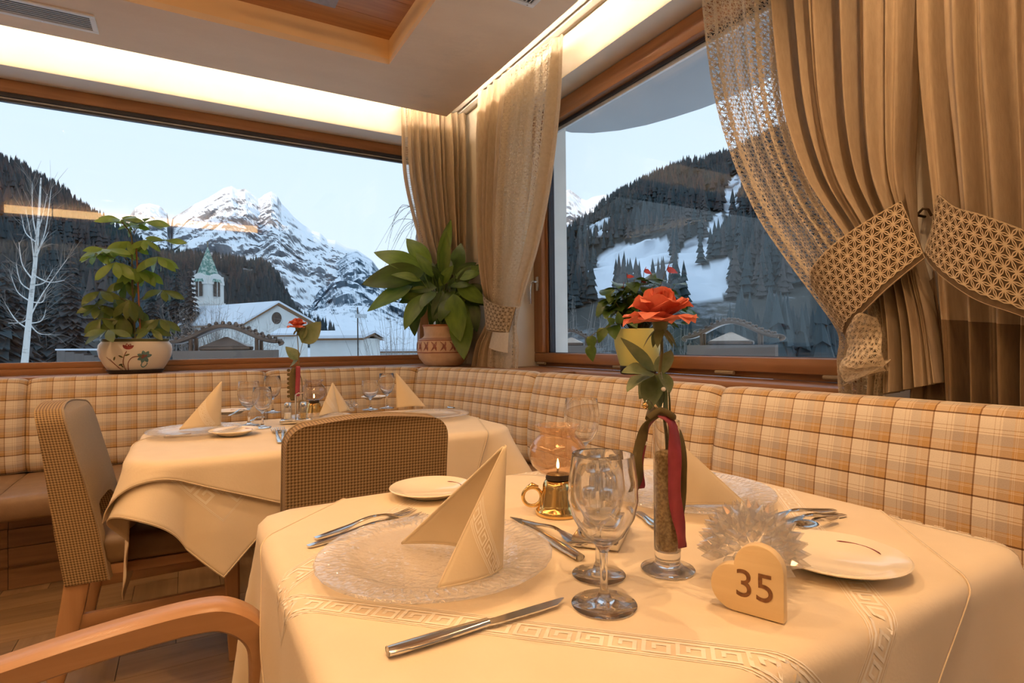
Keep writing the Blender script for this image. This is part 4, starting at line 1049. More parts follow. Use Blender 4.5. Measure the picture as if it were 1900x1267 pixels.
# cruet sets
def cruet(label, loc, rz, s=1.0):
    t = thing('cruet_set', label, 'condiment set', loc, rz, 'steel cruet sets'); t.scale = (s,s,s)
    MB().box(-.06,.06,-.036,.036,.0,.016).build('tray', M['steel'], t, bevel=.004)
    MB().tube([(-.0,-.0,.016),(0,0,.115),(.01,0,.122),(.03,0,.122)], .003, 8).build('carry_handle', M['steel'], t, smooth=60)
    for i, (x, y, f_) in enumerate(((-.030,-.015,.6), (.030,-.015,.55), (.030,.018,.2), (-.030,.018,.5))):
        s_ = MB().lathe([(0,.0165),(.0135,.0165),(.0145,.019),(.0145,.060),(.0125,.064),(0,.064)], 28, (x,y,0)).build('shaker', M['thin'], t, smooth=45)
        MB().lathe([(0,.0643),(.0135,.0643),(.0135,.078),(.011,.083),(0,.084)], 28, (x,y,0)).build('cap', M['steel'], s_, smooth=45)
        MB().lathe([(0,.019),(.0125,.019),(.0125,.019+.04*f_),(0,.0195+.04*f_)], 24, (x,y,0)).build('filling', (M['grain'] if i % 2 else M['white']), s_, smooth=45)
    return t
cruet('steel cruet set with glass shakers seen through the large goblet', on(1118,995), R(40))
cruet('steel cruet set with glass shakers left of the far oil lamp', on(549,784), R(-12), .95)
# cut crystal candle holders (dome of faceted drops)
def crystal(label, loc, r, n, seed):
    t = thing('crystal_holder', label, 'ornament', loc, group='cut crystal ornaments'); rnd = random.Random(seed)
    MB().lathe([(0,0),(r*.5,0),(r*.55,.006),(r*.35,.014),(0,.016)], 12).build('base', M['crystal'], t)
    k = r*.155
    me = MB(); n6 = 6
    ring = [(k*.75*math.cos(PI/3*i), k*.75*math.sin(PI/3*i)) for i in range(6)]
    v = [(0,0,k*1.9)]+[(x,y,k*.5) for x,y in ring]+[(x*.5,y*.5,-k*1.2) for x,y in ring]
    f = [(0,1+i,1+(i+1)%6) for i in range(6)]+[(1+(i+1)%6,1+i,7+i,7+(i+1)%6) for i in range(6)]+[tuple(range(12,6,-1))]
    drop = mesh('crystal_drop', [Vector(p) for p in v], f, M['crystal'])
    for i in range(n):
        z = 1-(i+.5)/n*1.08; a = i*2.39996; q = math.sqrt(max(0,1-z*z)); d = Vector((q*math.cos(a), q*math.sin(a), z))
        p = d*r*.86+Vector((0,0,r*.52)); p.z = max(p.z, k*.9)
        mt = Matrix.Translation(p)@d.to_track_quat('Z','Y').to_matrix().to_4x4()
        link('crystal_drop', drop, t, mw=mt)
    return t
crystal('flower shaped cut crystal candle holder behind the wooden heart', on(1396,1070), .060, 105, 1)
crystal('small cut crystal ornament beside the middle napkin on the far table', on(651,762), .033, 40, 2)
# wooden heart with the table number
hA, hB = on(1362,1133), on(1451,1158); dd = hB-hA; a_ = .053
ht = thing('table_number', 'pale wooden heart table marker burnt with the number 35', 'table sign', hA, math.atan2(dd.y, dd.x))
po = [(0,0),(a_,0)]+[(a_,a_*.5)]
for i in range(17): an = -0+PI*i/16; po.append((a_/2+a_/2*math.cos(an), a_+a_/2*math.sin(an)))
for i in range(1,17): an = PI/2+PI*i/16; po.append((a_/2*math.cos(an), a_/2+a_/2*math.sin(an)))
po = po[:-1]
lw = wood('pale_spruce', (.86,.67,.39), (.78,.58,.31), 0, scale=5, rough=.55)
MB().prism(po, 0, .014).build('heart_body', lw, ht, bevel=.0016)
cu = bpy.data.curves.new('digits', 'FONT'); cu.body = '35'; cu.size = .044; cu.extrude = .0005; cu.align_x = 'CENTER'
to = bpy.data.objects.new('digits', cu); COL.objects.link(to); bpy.context.view_layer.update()
dm = bpy.data.meshes.new_from_object(to.evaluated_get(bpy.context.evaluated_depsgraph_get())); bpy.data.objects.remove(to)
dm.materials.clear(); dm.materials.append(pm('burnt_wood', (.16,.065,.022), (.26,.12,.045), scale=200, rough=.8))
tx = link('burnt_number', dm, ht); tx.rotation_euler = (PI/2,0,0); tx.location = (a_*.42, -.0003, a_*.36)
# ---------------------------------------------------------------- rose vases
M['petal'] = pm('coral_petal', (.66,.145,.085), (.74,.23,.145), scale=26, rough=.6, trans=.3)
M['roseleaf'] = pm('dusty_rose_leaf', (.10,.15,.055), (.20,.24,.12), scale=30, rough=.55, trans=.2)
M['stem'] = pm('green_brown_stem', (.10,.11,.03), (.17,.12,.04), scale=30, rough=.6)
M['red_ribbon'] = pm('raspberry_ribbon', (.30,.040,.065), (.24,.030,.050), scale=50, rough=.55)
M['olive_ribbon'] = pm('olive_lace_ribbon', (.125,.092,.030), (.095,.068,.022), scale=50, rough=.8)
def leaf_mesh(name, L_, W_, mat, fold=.25, droop=.15, tip=.6, wav=0, n=8):
    """leaf along +X, up +Z"""
    v = []; f = []
    for i in range(n+1):
        t = i/n; w_ = W_*(math.sin(PI*min(1,t**tip))**.85 if 0 < t < 1 else 0)/1
        z = -droop*L_*t*t
        for s in (-1,-.5,0,.5,1):
            v.append(Vector((L_*t, s*w_/2, z+abs(s)*w_*.5*fold+wav*W_*math.sin(9*t+s*2)*abs(s))))
    for i in range(n):
        for k in range(4): f.append((i*5+k, i*5+k+1, (i+1)*5+k+1, (i+1)*5+k))
    return mesh(name, v, f, mat, smooth=180)
def orient(p, d, up=(0,0,1), roll=0, s=1.0):
    d = Vector(d).normalized(); up = Vector(up); y = up.cross(d)
    if y.length < 1e-4: y = Vector((0,1,0))
    y.normalize(); z = d.cross(y); mt = Matrix((d, y, z)).transposed().to_4x4()@Matrix.Rotation(roll,4,'X'); mt = mt@Matrix.Scale(s,4); mt.translation = p; return mt
petal_me = []
def petal(L_, W_, curl, cup):
    def fn(u, v):
        x = L_*v; w_ = W_*(math.sin(PI*(.10+.62*v))**.8); s = (u-.5)*2
        return Vector((x-.10*L_*s*s*v, s*w_/2, cup*L_*(v**1.5)*.8 + .25*w_*s*s*(1-v*1.4)+curl*L_*max(0,v-.7)*(-2.5)+.05*W_*math.sin(s*5+v*6)*v))
    mb = MB().grid(fn, 8, 8); return mesh('petal', mb.v, mb.f, M['petal'], smooth=180)
PET = [petal(.048,.068,.16,.20), petal(.044,.062,.12,.44), petal(.036,.046,.0,.7), petal(.026,.032,-.1,.9)]
def rose(root, P, s, seed, view=None):
    rnd = random.Random(seed); bl = bpy.data.objects.new('bloom', None); COL.objects.link(bl); bl.parent = root; bl.location = P; bl.empty_display_size = .01
    for k, (n, el, me) in enumerate(((6, .16, PET[0]), (6, .46, PET[1]), (5, .80, PET[2]), (4, 1.15, PET[3]))):
        for i in range(n):
            a = 2*PI*i/n+k*.5+rnd.uniform(-.15,.15); e = el+rnd.uniform(-.12,.12)
            link('petal', me, bl, mw=orient(Vector((0,0,.004*k*s)), (math.cos(a)*math.cos(e), math.sin(a)*math.cos(e), math.sin(e)), s=s))
    for i in range(5):
        a = 2*PI*i/5; link('sepal', SEP, bl, mw=orient(Vector((0,0,-.004*s)), (math.cos(a)*.8, math.sin(a)*.8, -.62), s=s))
    MB().lathe([(0,-.020*s),(.004*s,-.018*s),(.0095*s,-.006*s),(.011*s,.002*s),(0,.006*s)], 12).build('calyx', M['roseleaf'], bl, smooth=60)
SEP = leaf_mesh('sepal', .036, .013, M['roseleaf'], .2, .25, .8)
RL = leaf_mesh('leaf', .062, .042, M['roseleaf'], .22, .12, .75, .03)
RL2 = leaf_mesh('leaf', .070, .020, M['roseleaf'], .3, .05, .8, .02)
def ribbon(pts, wd, side):
    """flat ribbon along pts; side: width direction"""
    v = []; f = []; pts = [Vector(p) for p in pts]; n = len(pts)
    for i, p in enumerate(pts):
        s = Vector(side[i] if isinstance(side, list) else side).normalized(); w_ = wd*(1 if 0 < i < n-1 else .8)
        v += [p-s*w_/2, p, p+s*w_/2]
    for i in range(n-1):
        for k in range(2): f.append((i*3+k, i*3+k+1, (i+1)*3+k+1, (i+1)*3+k))
    return v, f
def crv(pts, n=6):
    P = [Vector(p) for p in pts]; Q = []
    for i in range(len(P)-1):
        p0 = P[max(i-1,0)]; p3 = P[min(i+2,len(P)-1)]
        for k in range(n):
            u = k/n; Q.append(.5*((2*P[i])+(P[i+1]-p0)*u+(2*p0-5*P[i]+4*P[i+1]-p3)*u*u+(-p0+3*P[i]-3*P[i+1]+p3)*u**3))
    Q.append(P[-1]); return Q
def vase(root, h, r, foot, fill):
    MB().lathe([(0,0),(foot,0),(foot+.001,.002),(foot*.6,.006),(r*.9,.012),(r*.96,.020),(r,.03),(r*.98,h),(r*.98-.0016,h),(r*.93,.034),(r*.8,.026),(0,.024)], 40).build('vase', M['glass'], root, smooth=50)
    MB().lathe([(0,.0265),(r*.78,.028),(r*.90,.034),(r*.90,h*fill),(r*.5,h*fill+.004),(0,h*fill+.005)], 28).build('grain_filling', M['grain'], root, smooth=50)
vb = on(1239,1056); vz = thing('rose_vase', 'slim glass vase of grain with a coral rose and ribbons on the near table', 'vase', vb)
def vp(px, py, dy=0.0): return above(px, py, vb, dy)-vb
vase(vz, .2, .0178, .0345, .78)
top = vp(1226, 612)
MB().tube(crv([(0.002,0,.04),(.001,0,.16),vp(1232,770),vp(1224,700),vp(1228,650),top]), .0022, 7).build('stem', M['stem'], vz, smooth=60)
MB().tube(crv([(.004,0,.05),(.006,.002,.17),vp(1243,760),vp(1240,715)]), .0013, 6).build('stem', M['stem'], vz, smooth=60)
rose(vz, vp(1225,600), 1.0, 3)
for (bx, by), (tx_, ty), me, dz, rl in (((1215,690),(1160,632),RL2,.0,.2), ((1212,692),(1163,684),RL,-.02,.9), ((1210,694),(1166,715),RL,-.025,1.5), ((1226,695),(1240,650),RL,.015,-.9), ((1226,690),(1244,722),RL,-.02,-1.2), ((1218,694),(1203,752),RL,-.01,.6), ((1226,710),(1232,768),RL,-.012,2.0), ((1216,695),(1186,735),RL,.012,.2)):
    p, q = vp(bx,by), vp(tx_,ty,dz); d = q-p
    link('leaf', me, vz, mw=orient(p, d, (EYE-vb-p).normalized()+Vector((0,0,.6)), rl*.5, d.length/(.062 if me is RL else .07)*1.12))
# knot, raspberry and olive ribbons, pearl
kn = vp(1226,770,-.022)
fwd = Vector((FW.x,FW.y,0)).normalized(); rgt = Vector((RT.x,RT.y,0)).normalized()
MB().tube(crv([kn+rgt*-.016+Vector((0,0,-.004)), kn+Vector((0,0,.006)), kn+rgt*.016+Vector((0,0,-.003)), kn+fwd*.04+Vector((0,0,.002)), kn+rgt*-.016+Vector((0,0,-.004))],5), .0046, 8).build('knot', M['olive_ribbon'], vz, smooth=60)
def rib(pxs, mat, wd, dy, nm, sd=None):
    pts = crv([vp(x,y,dy+e) for x,y,e in pxs],5); v, f = ribbon(pts, wd, [(rgt*math.cos(.7*math.sin(i*.35))+fwd*math.sin(.7*math.sin(i*.35))) for i in range(len(pts))]); 
    o = link(nm, mesh(nm, v, f, M[mat], smooth=180), vz); m_ = o.modifiers.new('t','SOLIDIFY'); m_.thickness = .0008; return o
rib([(1230,772,0),(1248,790,-.004),(1252,850,-.006),(1252,920,-.004),(1262,980,0),(1266,1016,.004)], 'red_ribbon', .017, -.024, 'red_ribbon')
rib([(1232,772,0),(1258,800,.01),(1266,850,.012),(1266,900,.012),(1262,960,.012),(1264,1010,.01)], 'olive_ribbon', .012, -.012, 'olive_ribbon')
rib([(1220,772,0),(1198,786,0),(1190,815,0),(1182,850,.002),(1184,890,.004),(1176,912,.004)], 'olive_ribbon', .014, -.02, 'olive_ribbon')
rib([(1220,770,.004),(1200,792,.008),(1190,830,.01),(1186,870,.01),(1190,906,.008)], 'red_ribbon', .012, -.012, 'red_ribbon')
for px, py, rr in ((1197,752,.0046), (1231,722,.003), (1198,822,.0028)):
    MB().lathe([(0,-rr)]+[(rr*math.sin(PI*i/8), -rr*math.cos(PI*i/8)) for i in range(1,8)]+[(0,rr)], 14, vp(px,py,-.02)).build('bead', M['white'] if rr < .004 else M['brass'], vz, smooth=80)
MB().tube(crv([vp(1226,690,-.01),vp(1232,730,-.012),vp(1228,765,-.02)]), .0009, 5).build('bead_wire', M['steel'], vz)
MB().tube(crv([vp(1220,765,-.02),vp(1204,742,-.02),vp(1197,750,-.02)]), .0006, 5).build('bead_wire', M['steel'], vz)
# far vase
vb2 = on(561,778); v2 = thing('rose_vase', 'slim glass vase with a small coral rose on the far table', 'vase', vb2)
def vq(px, py, dy=0.0): return above(px, py, vb2, dy)-vb2
vase(v2, .165, .016, .032, .45)
MB().tube(crv([(0,0,.03),(0,0,.15),vq(556,690),vq(553,640),vq(551,618)]), .0018, 7).build('stem', M['stem'], v2, smooth=60)
MB().tube(crv([vq(556,660),vq(562,635),vq(572,615)]), .0011, 6).build('stem', M['stem'], v2, smooth=60)
rose(v2, vq(552,609), .86, 5)
for (bx, by), (tx_, ty), dz, rl in (((560,636),(590,602),0,.6), ((558,628),(566,606),-.01,-.5), ((553,668),(534,645),-.01,.4), ((553,668),(538,678),.01,1.2)):
    p, q = vq(bx,by), vq(tx_,ty,dz); d = q-p
    link('leaf', RL, v2, mw=orient(p, d, (EYE-vb2-p).normalized()+Vector((0,0,.5)), rl*.5, d.length/.062*1.15))
def rib2(pxs, mat, wd, dy, nm):
    pts = crv([vq(x,y,dy) for x,y in pxs],5); v, f = ribbon(pts, wd, rgt+fwd*.3); o = link(nm, mesh(nm, v, f, M[mat], smooth=180), v2); m_ = o.modifiers.new('t','SOLIDIFY'); m_.thickness = .0008
rib2([(547,682),(543,700),(543,720),(545,743)], 'olive_ribbon', .026, -.03, 'olive_ribbon')
for i in range(7):
    c = vq(535.5, 687+i*8, -.03); MB().lathe([(0,-.0006),(.0065,-.0006),(.0065,.0006),(0,.0006)], 12).xf(Matrix.Translation(c)@(EYE-vb2-c).to_track_quat('Z','Y').to_matrix().to_4x4()).build('scallop', M['olive_ribbon'], v2)
rib2([(553,679),(553,700),(552,720),(552,735)], 'red_ribbon', .018, -.036, 'red_ribbon')
# ---------------------------------------------------------------- potted plants on the sills
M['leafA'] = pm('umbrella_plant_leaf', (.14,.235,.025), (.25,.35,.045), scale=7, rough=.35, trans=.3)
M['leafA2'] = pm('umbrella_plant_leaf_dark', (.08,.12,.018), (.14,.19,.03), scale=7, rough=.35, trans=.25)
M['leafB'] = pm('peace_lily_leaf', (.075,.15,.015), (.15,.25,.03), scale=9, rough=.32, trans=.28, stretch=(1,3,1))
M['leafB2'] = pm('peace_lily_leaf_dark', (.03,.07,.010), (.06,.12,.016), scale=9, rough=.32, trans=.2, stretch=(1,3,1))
M['leafC'] = pm('anthurium_leaf', (.05,.105,.016), (.10,.17,.03), scale=20, rough=.28, trans=.2)
M['spathe'] = pm('anthurium_spathe', (.72,.10,.075), (.60,.06,.05), scale=30, rough=.3, trans=.2)
M['soil'] = pm('potting_soil', (.05,.03,.018), (.03,.018,.01), scale=120, rough=.95, bump=.6, bscale=160)
M['terracotta'] = pm('weathered_terracotta', (.72,.53,.39), (.62,.43,.30), scale=18, rough=.8, bump=.1, bscale=90)
M['urnpaint'] = pm('plum_glaze', (.36,.14,.11), (.28,.10,.085), scale=30, rough=.6)
M['whiteglaze'] = pm('white_crackle_glaze', (.80,.74,.64), (.76,.69,.58), scale=8, rough=.3)
M['greenglaze'] = pm('olive_rim_glaze', (.13,.14,.05), (.09,.10,.035), scale=20, rough=.3)
M['teal'] = pm('teal_paint', (.12,.24,.24), (.09,.18,.18), scale=40, rough=.4)
M['redpaint'] = pm('red_paint', (.30,.03,.025), (.22,.02,.018), scale=40, rough=.4)
M['brownpaint'] = pm('brown_paint', (.24,.075,.03), (.18,.05,.02), scale=40, rough=.4)
M['limepot'] = pm('lime_plastic_pot', (.84,.80,.27), (.82,.77,.25), scale=6, rough=.35, trans=.12)
M['clay'] = pm('red_clay', (.40,.15,.07), scale=30, rough=.85)
# --- umbrella plant
pb = Vector((-.245, 3.825, SILL-.002)); up_ = thing('potted_umbrella_plant', 'umbrella plant in a white painted oval pot on the left window sill', 'potted plant', pb)
MB().lathe([(0,0),(.125,0),(.140,.022),(.135,.022),(.12,.006),(0,.006)], 40, sy=.62).build('tray', M['black'], up_, smooth=40)
prof = [(.112,.0062),(.125,.012),(.150,.050),(.172,.095),(.178,.130),(.174,.160),(.160,.178)]
MB().lathe([(0,.0062)]+prof+[(.154,.178),(.16,.15),(0,.145)], 56, sy=.58).build('pot', M['whiteglaze'], up_, smooth=45)
MB().lathe([(.160,.178),(.166,.184),(.164,.194),(.154,.195),(.152,.186),(.154,.178)], 56, sy=.58).build('pot_rim', M['greenglaze'], up_, smooth=45)
MB().lathe([(0,.160),(.15,.160),(0,.166)], 30, sy=.56).build('soil', M['soil'], up_)
def psurf(a, z, e=.0015):      # a: angle from -Y, towards +X
    r = poly_at([(q[1],q[0]) for q in prof], z)+e; return Vector((r*math.sin(a), -r*.58*math.cos(a), z))
def paint(name, cen, pts, mat):
    """flat painted shape on the pot: polygon of (a,z) offsets"""
    n = len(pts); v = [psurf(cen[0], cen[1], .0016)]+[psurf(cen[0]+a, cen[1]+z, .0016) for a, z in pts]
    link(name, mesh(name, v, [(0,i+1,(i+1)%n+1) for i in range(n)], M[mat]), up_)
def pstroke(name, pts, wd, mat):
    P = crv([(a,z,0) for a, z in pts], 6); v = []; f = []
    for i, p in enumerate(P):
        d = (P[min(i+1,len(P)-1)]-P[max(i-1,0)]); d.normalize(); nx, nz = -d.y/1.0, d.x
        for s in (-1,1): v.append(psurf(p.x+s*nx*wd/2/.16, p.y+s*nz*wd/2, .0013))
    for i in range(len(P)-1): f.append((2*i,2*i+1,2*i+3,2*i+2))
    link(name, mesh(name, v, f, M[mat]), up_)
def petal2(ang, L_, W_):
    pts = []
    for i in range(9):
        t = i/8; w_ = W_*math.sin(PI*t)**.7; pts.append((L_*t, w_/2))
    for i in range(7,0,-1):
        t = i/8; w_ = W_*math.sin(PI*t)**.7; pts.append((L_*t, -w_/2))
    return [((x*math.cos(ang)-y*math.sin(ang))/.165, x*math.sin(ang)+y*math.cos(ang)) for x, y in pts]
pstroke('painted_stem', [(-.32,.020),(-.34,.060),(-.27,.10),(-.20,.125)], .005, 'brownpaint')
pstroke('painted_stem', [(-.22,.018),(-.19,.060),(-.08,.088),(.06,.096),(.16,.093)], .005, 'brownpaint')
pstroke('painted_stem', [(-.50,.022),(-.62,.050),(-.85,.095)], .004, 'brownpaint')
pstroke('painted_stem', [(-.42,.020),(-.58,.045),(-.74,.085)], .004, 'brownpaint')
for k, an in enumerate((2.3,1.75,1.2,.7)): paint('painted_petal', (-.17,.135), petal2(an, .034, .015), 'redpaint')
for an in (.3,1.05,1.8,2.7,3.6,4.4,5.3): paint('painted_petal', (.27,.093), petal2(an, .036, .019), 'teal')
for an in (.9,2.2,3.5): paint('painted_petal', (.27,.093), petal2(an, .016, .010), 'redpaint')
for c, an in (((-.30,.09),2.6),((-.26,.10),.4),((-.36,.055),3.4),((.08,.097),.1),((-.36,.035),2.2),((-.62,.075),1.0)): paint('painted_leaf', c, petal2(an, .026, .009), 'greenglaze')
pstroke('painted_curl', [(.22,.060),(.20,.045),(.27,.036),(.36,.046),(.38,.060)], .007, 'teal')
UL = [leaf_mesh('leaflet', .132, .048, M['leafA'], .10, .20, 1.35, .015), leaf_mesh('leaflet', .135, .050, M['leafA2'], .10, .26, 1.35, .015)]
def pu(px, py, Y): return atY(px, py, Y)-pb
MB().tube(crv([(.0,0,.16),pu(247,560,3.83),pu(245,500,3.83),pu(244,440,3.82),pu(226,412,3.80)]), [.0055]*13+[.004]*12, 8).build('stem', M['stem'], up_, smooth=60)
MB().tube([(.025,-.01,.16), pu(253,462,3.82)], .0042, 8).build('support_stake', M['clay'], up_)
rnd = random.Random(11)
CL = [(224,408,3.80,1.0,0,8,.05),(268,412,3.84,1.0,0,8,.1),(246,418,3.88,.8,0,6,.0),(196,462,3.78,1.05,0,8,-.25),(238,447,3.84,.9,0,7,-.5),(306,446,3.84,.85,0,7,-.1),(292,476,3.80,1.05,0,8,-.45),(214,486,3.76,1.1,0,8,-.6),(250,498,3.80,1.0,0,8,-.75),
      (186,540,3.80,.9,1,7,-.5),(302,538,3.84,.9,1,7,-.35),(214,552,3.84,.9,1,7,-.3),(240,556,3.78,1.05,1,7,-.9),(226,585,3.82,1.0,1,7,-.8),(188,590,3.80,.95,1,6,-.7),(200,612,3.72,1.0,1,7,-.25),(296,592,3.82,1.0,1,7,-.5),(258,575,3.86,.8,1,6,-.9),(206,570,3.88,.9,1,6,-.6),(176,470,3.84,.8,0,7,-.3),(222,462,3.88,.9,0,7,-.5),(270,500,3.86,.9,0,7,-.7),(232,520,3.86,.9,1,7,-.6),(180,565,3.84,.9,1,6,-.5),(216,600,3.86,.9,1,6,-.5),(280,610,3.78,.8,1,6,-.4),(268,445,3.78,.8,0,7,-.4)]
for px, py, Y, s, dk, n, el in CL:
    c = pu(px, py, Y); zt = max(.19, c.z-.05-.25*abs(c.x)); a0 = rnd.uniform(0,6)
    if (c-Vector((0,0,c.z))).length > .03: MB().tube(crv([(0.0,0,zt),(c.x*.5,c.y*.5,zt+(c.z-zt)*.75),c]), .0022, 5).build('petiole', M['stem'], up_, smooth=60)
    for i in range(n):
        a = a0+2*PI*i/n+rnd.uniform(-.15,.15); e = el+rnd.uniform(-.2,.2)
        d = Vector((math.cos(a)*math.cos(e), math.sin(a)*math.cos(e)*.8, math.sin(e)))
        if c.y+d.y*.1 > .10: d.y *= .1
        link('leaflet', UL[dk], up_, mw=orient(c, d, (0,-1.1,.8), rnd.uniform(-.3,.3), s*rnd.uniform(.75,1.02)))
# --- peace lily
qb = Vector((1.485, 3.50, SILL-.003)); pl_ = thing('potted_peace_lily', 'peace lily with broad leaves in a painted terracotta urn in the corner', 'potted plant', qb)
up2 = [(.10,.0),(.125,.012),(.158,.055),(.172,.100),(.172,.150),(.160,.178),(.132,.192),(.124,.205),(.128,.250),(.133,.268)]
MB().lathe([(0,.0)]+up2+[(.122,.268),(.115,.21),(0,.205)], 56).build('urn', M['terracotta'], pl_, smooth=45)
MB().lathe([(.1335,.262),(.137,.268),(.1335,.274),(.122,.272),(.124,.262)], 48).build('clay_rim', M['clay'], pl_, smooth=45)
MB().lathe([(0,.246),(.119,.246),(0,.252)], 30).build('soil', M['soil'], pl_)
def usurf(a, z, e=.0016):
    r = poly_at([(q[1],q[0]) for q in up2], z)+e; return Vector((r*math.cos(a), r*math.sin(a), z))
for zz, wd in ((.172,.006),(.183,.004),(.092,.006)):
    v = []; f = []
    for i in range(64):
        a = 2*PI*i/64; v += [usurf(a, zz-wd/2, .0022), usurf(a, zz+wd/2, .0022)]
    f = [(2*i, 2*((i+1)%64), 2*((i+1)%64)+1, 2*i+1) for i in range(64)]
    link('painted_band', mesh('painted_band', v, f, M['urnpaint']), pl_)
mm = []; 
def umotif(a0, flip):
    v = [usurf(a0,.100 if not flip else .165)]; n = 10
    for side in (0,1):
        for i in range(n+1):
            t = i/n if not side else 1-i/n
            a = a0+(1 if flip == 0 or True else -1)*t*.22+(.10 if side else -.0)*math.sin(PI*t); z = lerp(.100,.165,t) if not flip else lerp(.165,.100,t)
            v.append(usurf(a, z))
    k = len(v); return v, [tuple(range(1,k))]
for i in range(18):
    for fl2 in (0,1):
        v, f = umotif(2*PI*i/18+(0 if not fl2 else 0.0), fl2); link('painted_leaf', mesh('painted_leaf', v, f, M['urnpaint']), pl_)
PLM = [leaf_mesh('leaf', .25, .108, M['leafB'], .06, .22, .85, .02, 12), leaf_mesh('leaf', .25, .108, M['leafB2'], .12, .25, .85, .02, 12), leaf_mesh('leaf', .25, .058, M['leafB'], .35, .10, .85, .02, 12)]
def pq(px, py, dy): return above(px, py, qb, dy)-qb
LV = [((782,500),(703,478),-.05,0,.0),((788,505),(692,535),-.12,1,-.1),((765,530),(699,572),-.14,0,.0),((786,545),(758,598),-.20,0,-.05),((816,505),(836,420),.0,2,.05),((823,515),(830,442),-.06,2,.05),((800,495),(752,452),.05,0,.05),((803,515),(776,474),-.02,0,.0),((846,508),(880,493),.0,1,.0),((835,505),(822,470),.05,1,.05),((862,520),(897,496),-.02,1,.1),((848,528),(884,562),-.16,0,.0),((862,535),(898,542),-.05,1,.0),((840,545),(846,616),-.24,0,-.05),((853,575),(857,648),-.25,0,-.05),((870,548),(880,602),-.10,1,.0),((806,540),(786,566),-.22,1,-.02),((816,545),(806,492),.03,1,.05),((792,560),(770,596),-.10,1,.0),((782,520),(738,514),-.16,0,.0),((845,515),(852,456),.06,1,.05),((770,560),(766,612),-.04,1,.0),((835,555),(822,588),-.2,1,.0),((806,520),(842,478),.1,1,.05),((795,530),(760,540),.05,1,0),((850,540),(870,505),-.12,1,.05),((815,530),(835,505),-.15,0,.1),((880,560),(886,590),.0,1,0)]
rnd = random.Random(4)
for k in range(22):
    a = rnd.uniform(-PI,PI); rr = rnd.uniform(.15,1); bx_, by_ = 825+36*rr*math.cos(a), 535+30*rr*math.sin(a); LV.append(((bx_,by_),(bx_+rnd.uniform(30,62)*math.cos(a), by_+rnd.uniform(20,48)*math.sin(a)+12), rnd.uniform(-.16,.04), rnd.choice((0,1,1)), 0))
for (bx,by),(tx_,ty),dz,k,lift in LV:
    tip = pq(tx_,ty,dz); bs = pq(bx,by,dz*.4); d = tip-bs; root = Vector((rnd.uniform(-.05,.05), rnd.uniform(-.05,.05), .24))
    MB().tube(crv([root, (root+bs)/2+Vector((0,0,.03)), bs]), [.0045]*6+[.003]*7, 6).build('petiole', M['leafB'], pl_, smooth=60)
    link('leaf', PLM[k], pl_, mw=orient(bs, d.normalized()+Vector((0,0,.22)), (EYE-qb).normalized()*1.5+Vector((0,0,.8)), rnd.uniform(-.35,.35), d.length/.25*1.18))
# --- anthurium
rb_ = on(1184, 695, SILL); ab = Vector((1.822, 1.822*rb_.y/rb_.x, SILL-.002)); an_ = thing('potted_anthurium', 'red anthurium in a lime yellow pot on the right window sill', 'potted plant', ab)
MB().lathe([(0,0),(.077,0),(.081,.004),(.084,.036),(.080,.038),(0,.038)], 40).build('pot_foot', M['black'], an_, smooth=40)
MB().lathe([(0,.0385),(.081,.0385),(.086,.050),(.106,.130),(.1125,.190),(.113,.208),(.110,.2085),(.104,.13),(.09,.08),(0,.078)], 48).build('pot', M['limepot'], an_, smooth=45)
MB().lathe([(0,.190),(.106,.190),(0,.196)], 30).build('soil', M['soil'], an_)
AL = leaf_mesh('leaf', .078, .056, M['leafC'], .16, .25, .62, .02)
SPL = leaf_mesh('spathe', .046, .040, M['spathe'], .15, .15, .6)
def pa(px, py, dy=0.0): return above(px, py, ab, dy)-ab
rnd = random.Random(8)
for i in range(140):
    px, py = rnd.gauss(1184,36), rnd.gauss(562,26)
    if not (1120 < px < 1264 and 514 < py < 606): continue
    dy = rnd.uniform(-.07,.03); p = pa(px, py, dy); rt_ = Vector((p.x*.2, p.y*.2, .19)); a = rnd.uniform(0,6.3)
    d = Vector((p.x*4+math.cos(a)*.6, p.y*4+math.sin(a)*.4-.25, rnd.uniform(-.5,.25)))
    MB().tube([rt_, (rt_+p)/2+Vector((0,0,.015)), p], .0014, 5).build('petiole', M['stem'], an_, smooth=60)
    link('leaf', AL, an_, mw=orient(p, d, (0,0,1), rnd.uniform(-.5,.5), rnd.uniform(.8,1.35)))
for (fx,fy), (dx,dz_), s in (((1163,514),(.9,.1),.75), ((1157,531),(-.9,-.1),.75), ((1195,502),(.9,-.35),.85), ((1190,521),(.6,-.2),.6), ((1237,500),(.95,-.25),1.15)):
    p = pa(fx, fy, -.03); rt_ = Vector((p.x*.3, p.y*.3, .19))
    MB().tube(crv([rt_, (rt_+p)/2+Vector((0,0,.02)), p]), .0015, 5).build('flower_stalk', M['stem'], an_, smooth=60)
    fo = link('spathe', SPL, an_, mw=orient(p, rgt*dx+Vector((0,0,dz_))-fwd*.2, (EYE-ab).normalized()+Vector((0,0,1)), 0, s))
    MB().tube([(.002,0,.003),(.004,0,.030)], [.0028,.0012], 6).build('spadix', M['spathe'], fo, smooth=60)
MB().tube(crv([pa(1165,598,-.05),pa(1140,602,-.09),pa(1115,612,-.11),pa(1098,622,-.12)]), .0015, 5).build('trailing_stem', M['stem'], an_, smooth=60)
for (bx,by),(tx_,ty) in (((1122,608),(1110,632)),((1098,622),(1096,648)),((1096,640),(1097,668)),((1140,600),(1128,590)),((1150,600),(1148,580))):
    p, q = pa(bx,by,-.11), pa(tx_,ty,-.12); link('leaf', AL, an_, mw=orient(p, q-p, (EYE-ab).normalized(), .3, (q-p).length/.078*1.1))
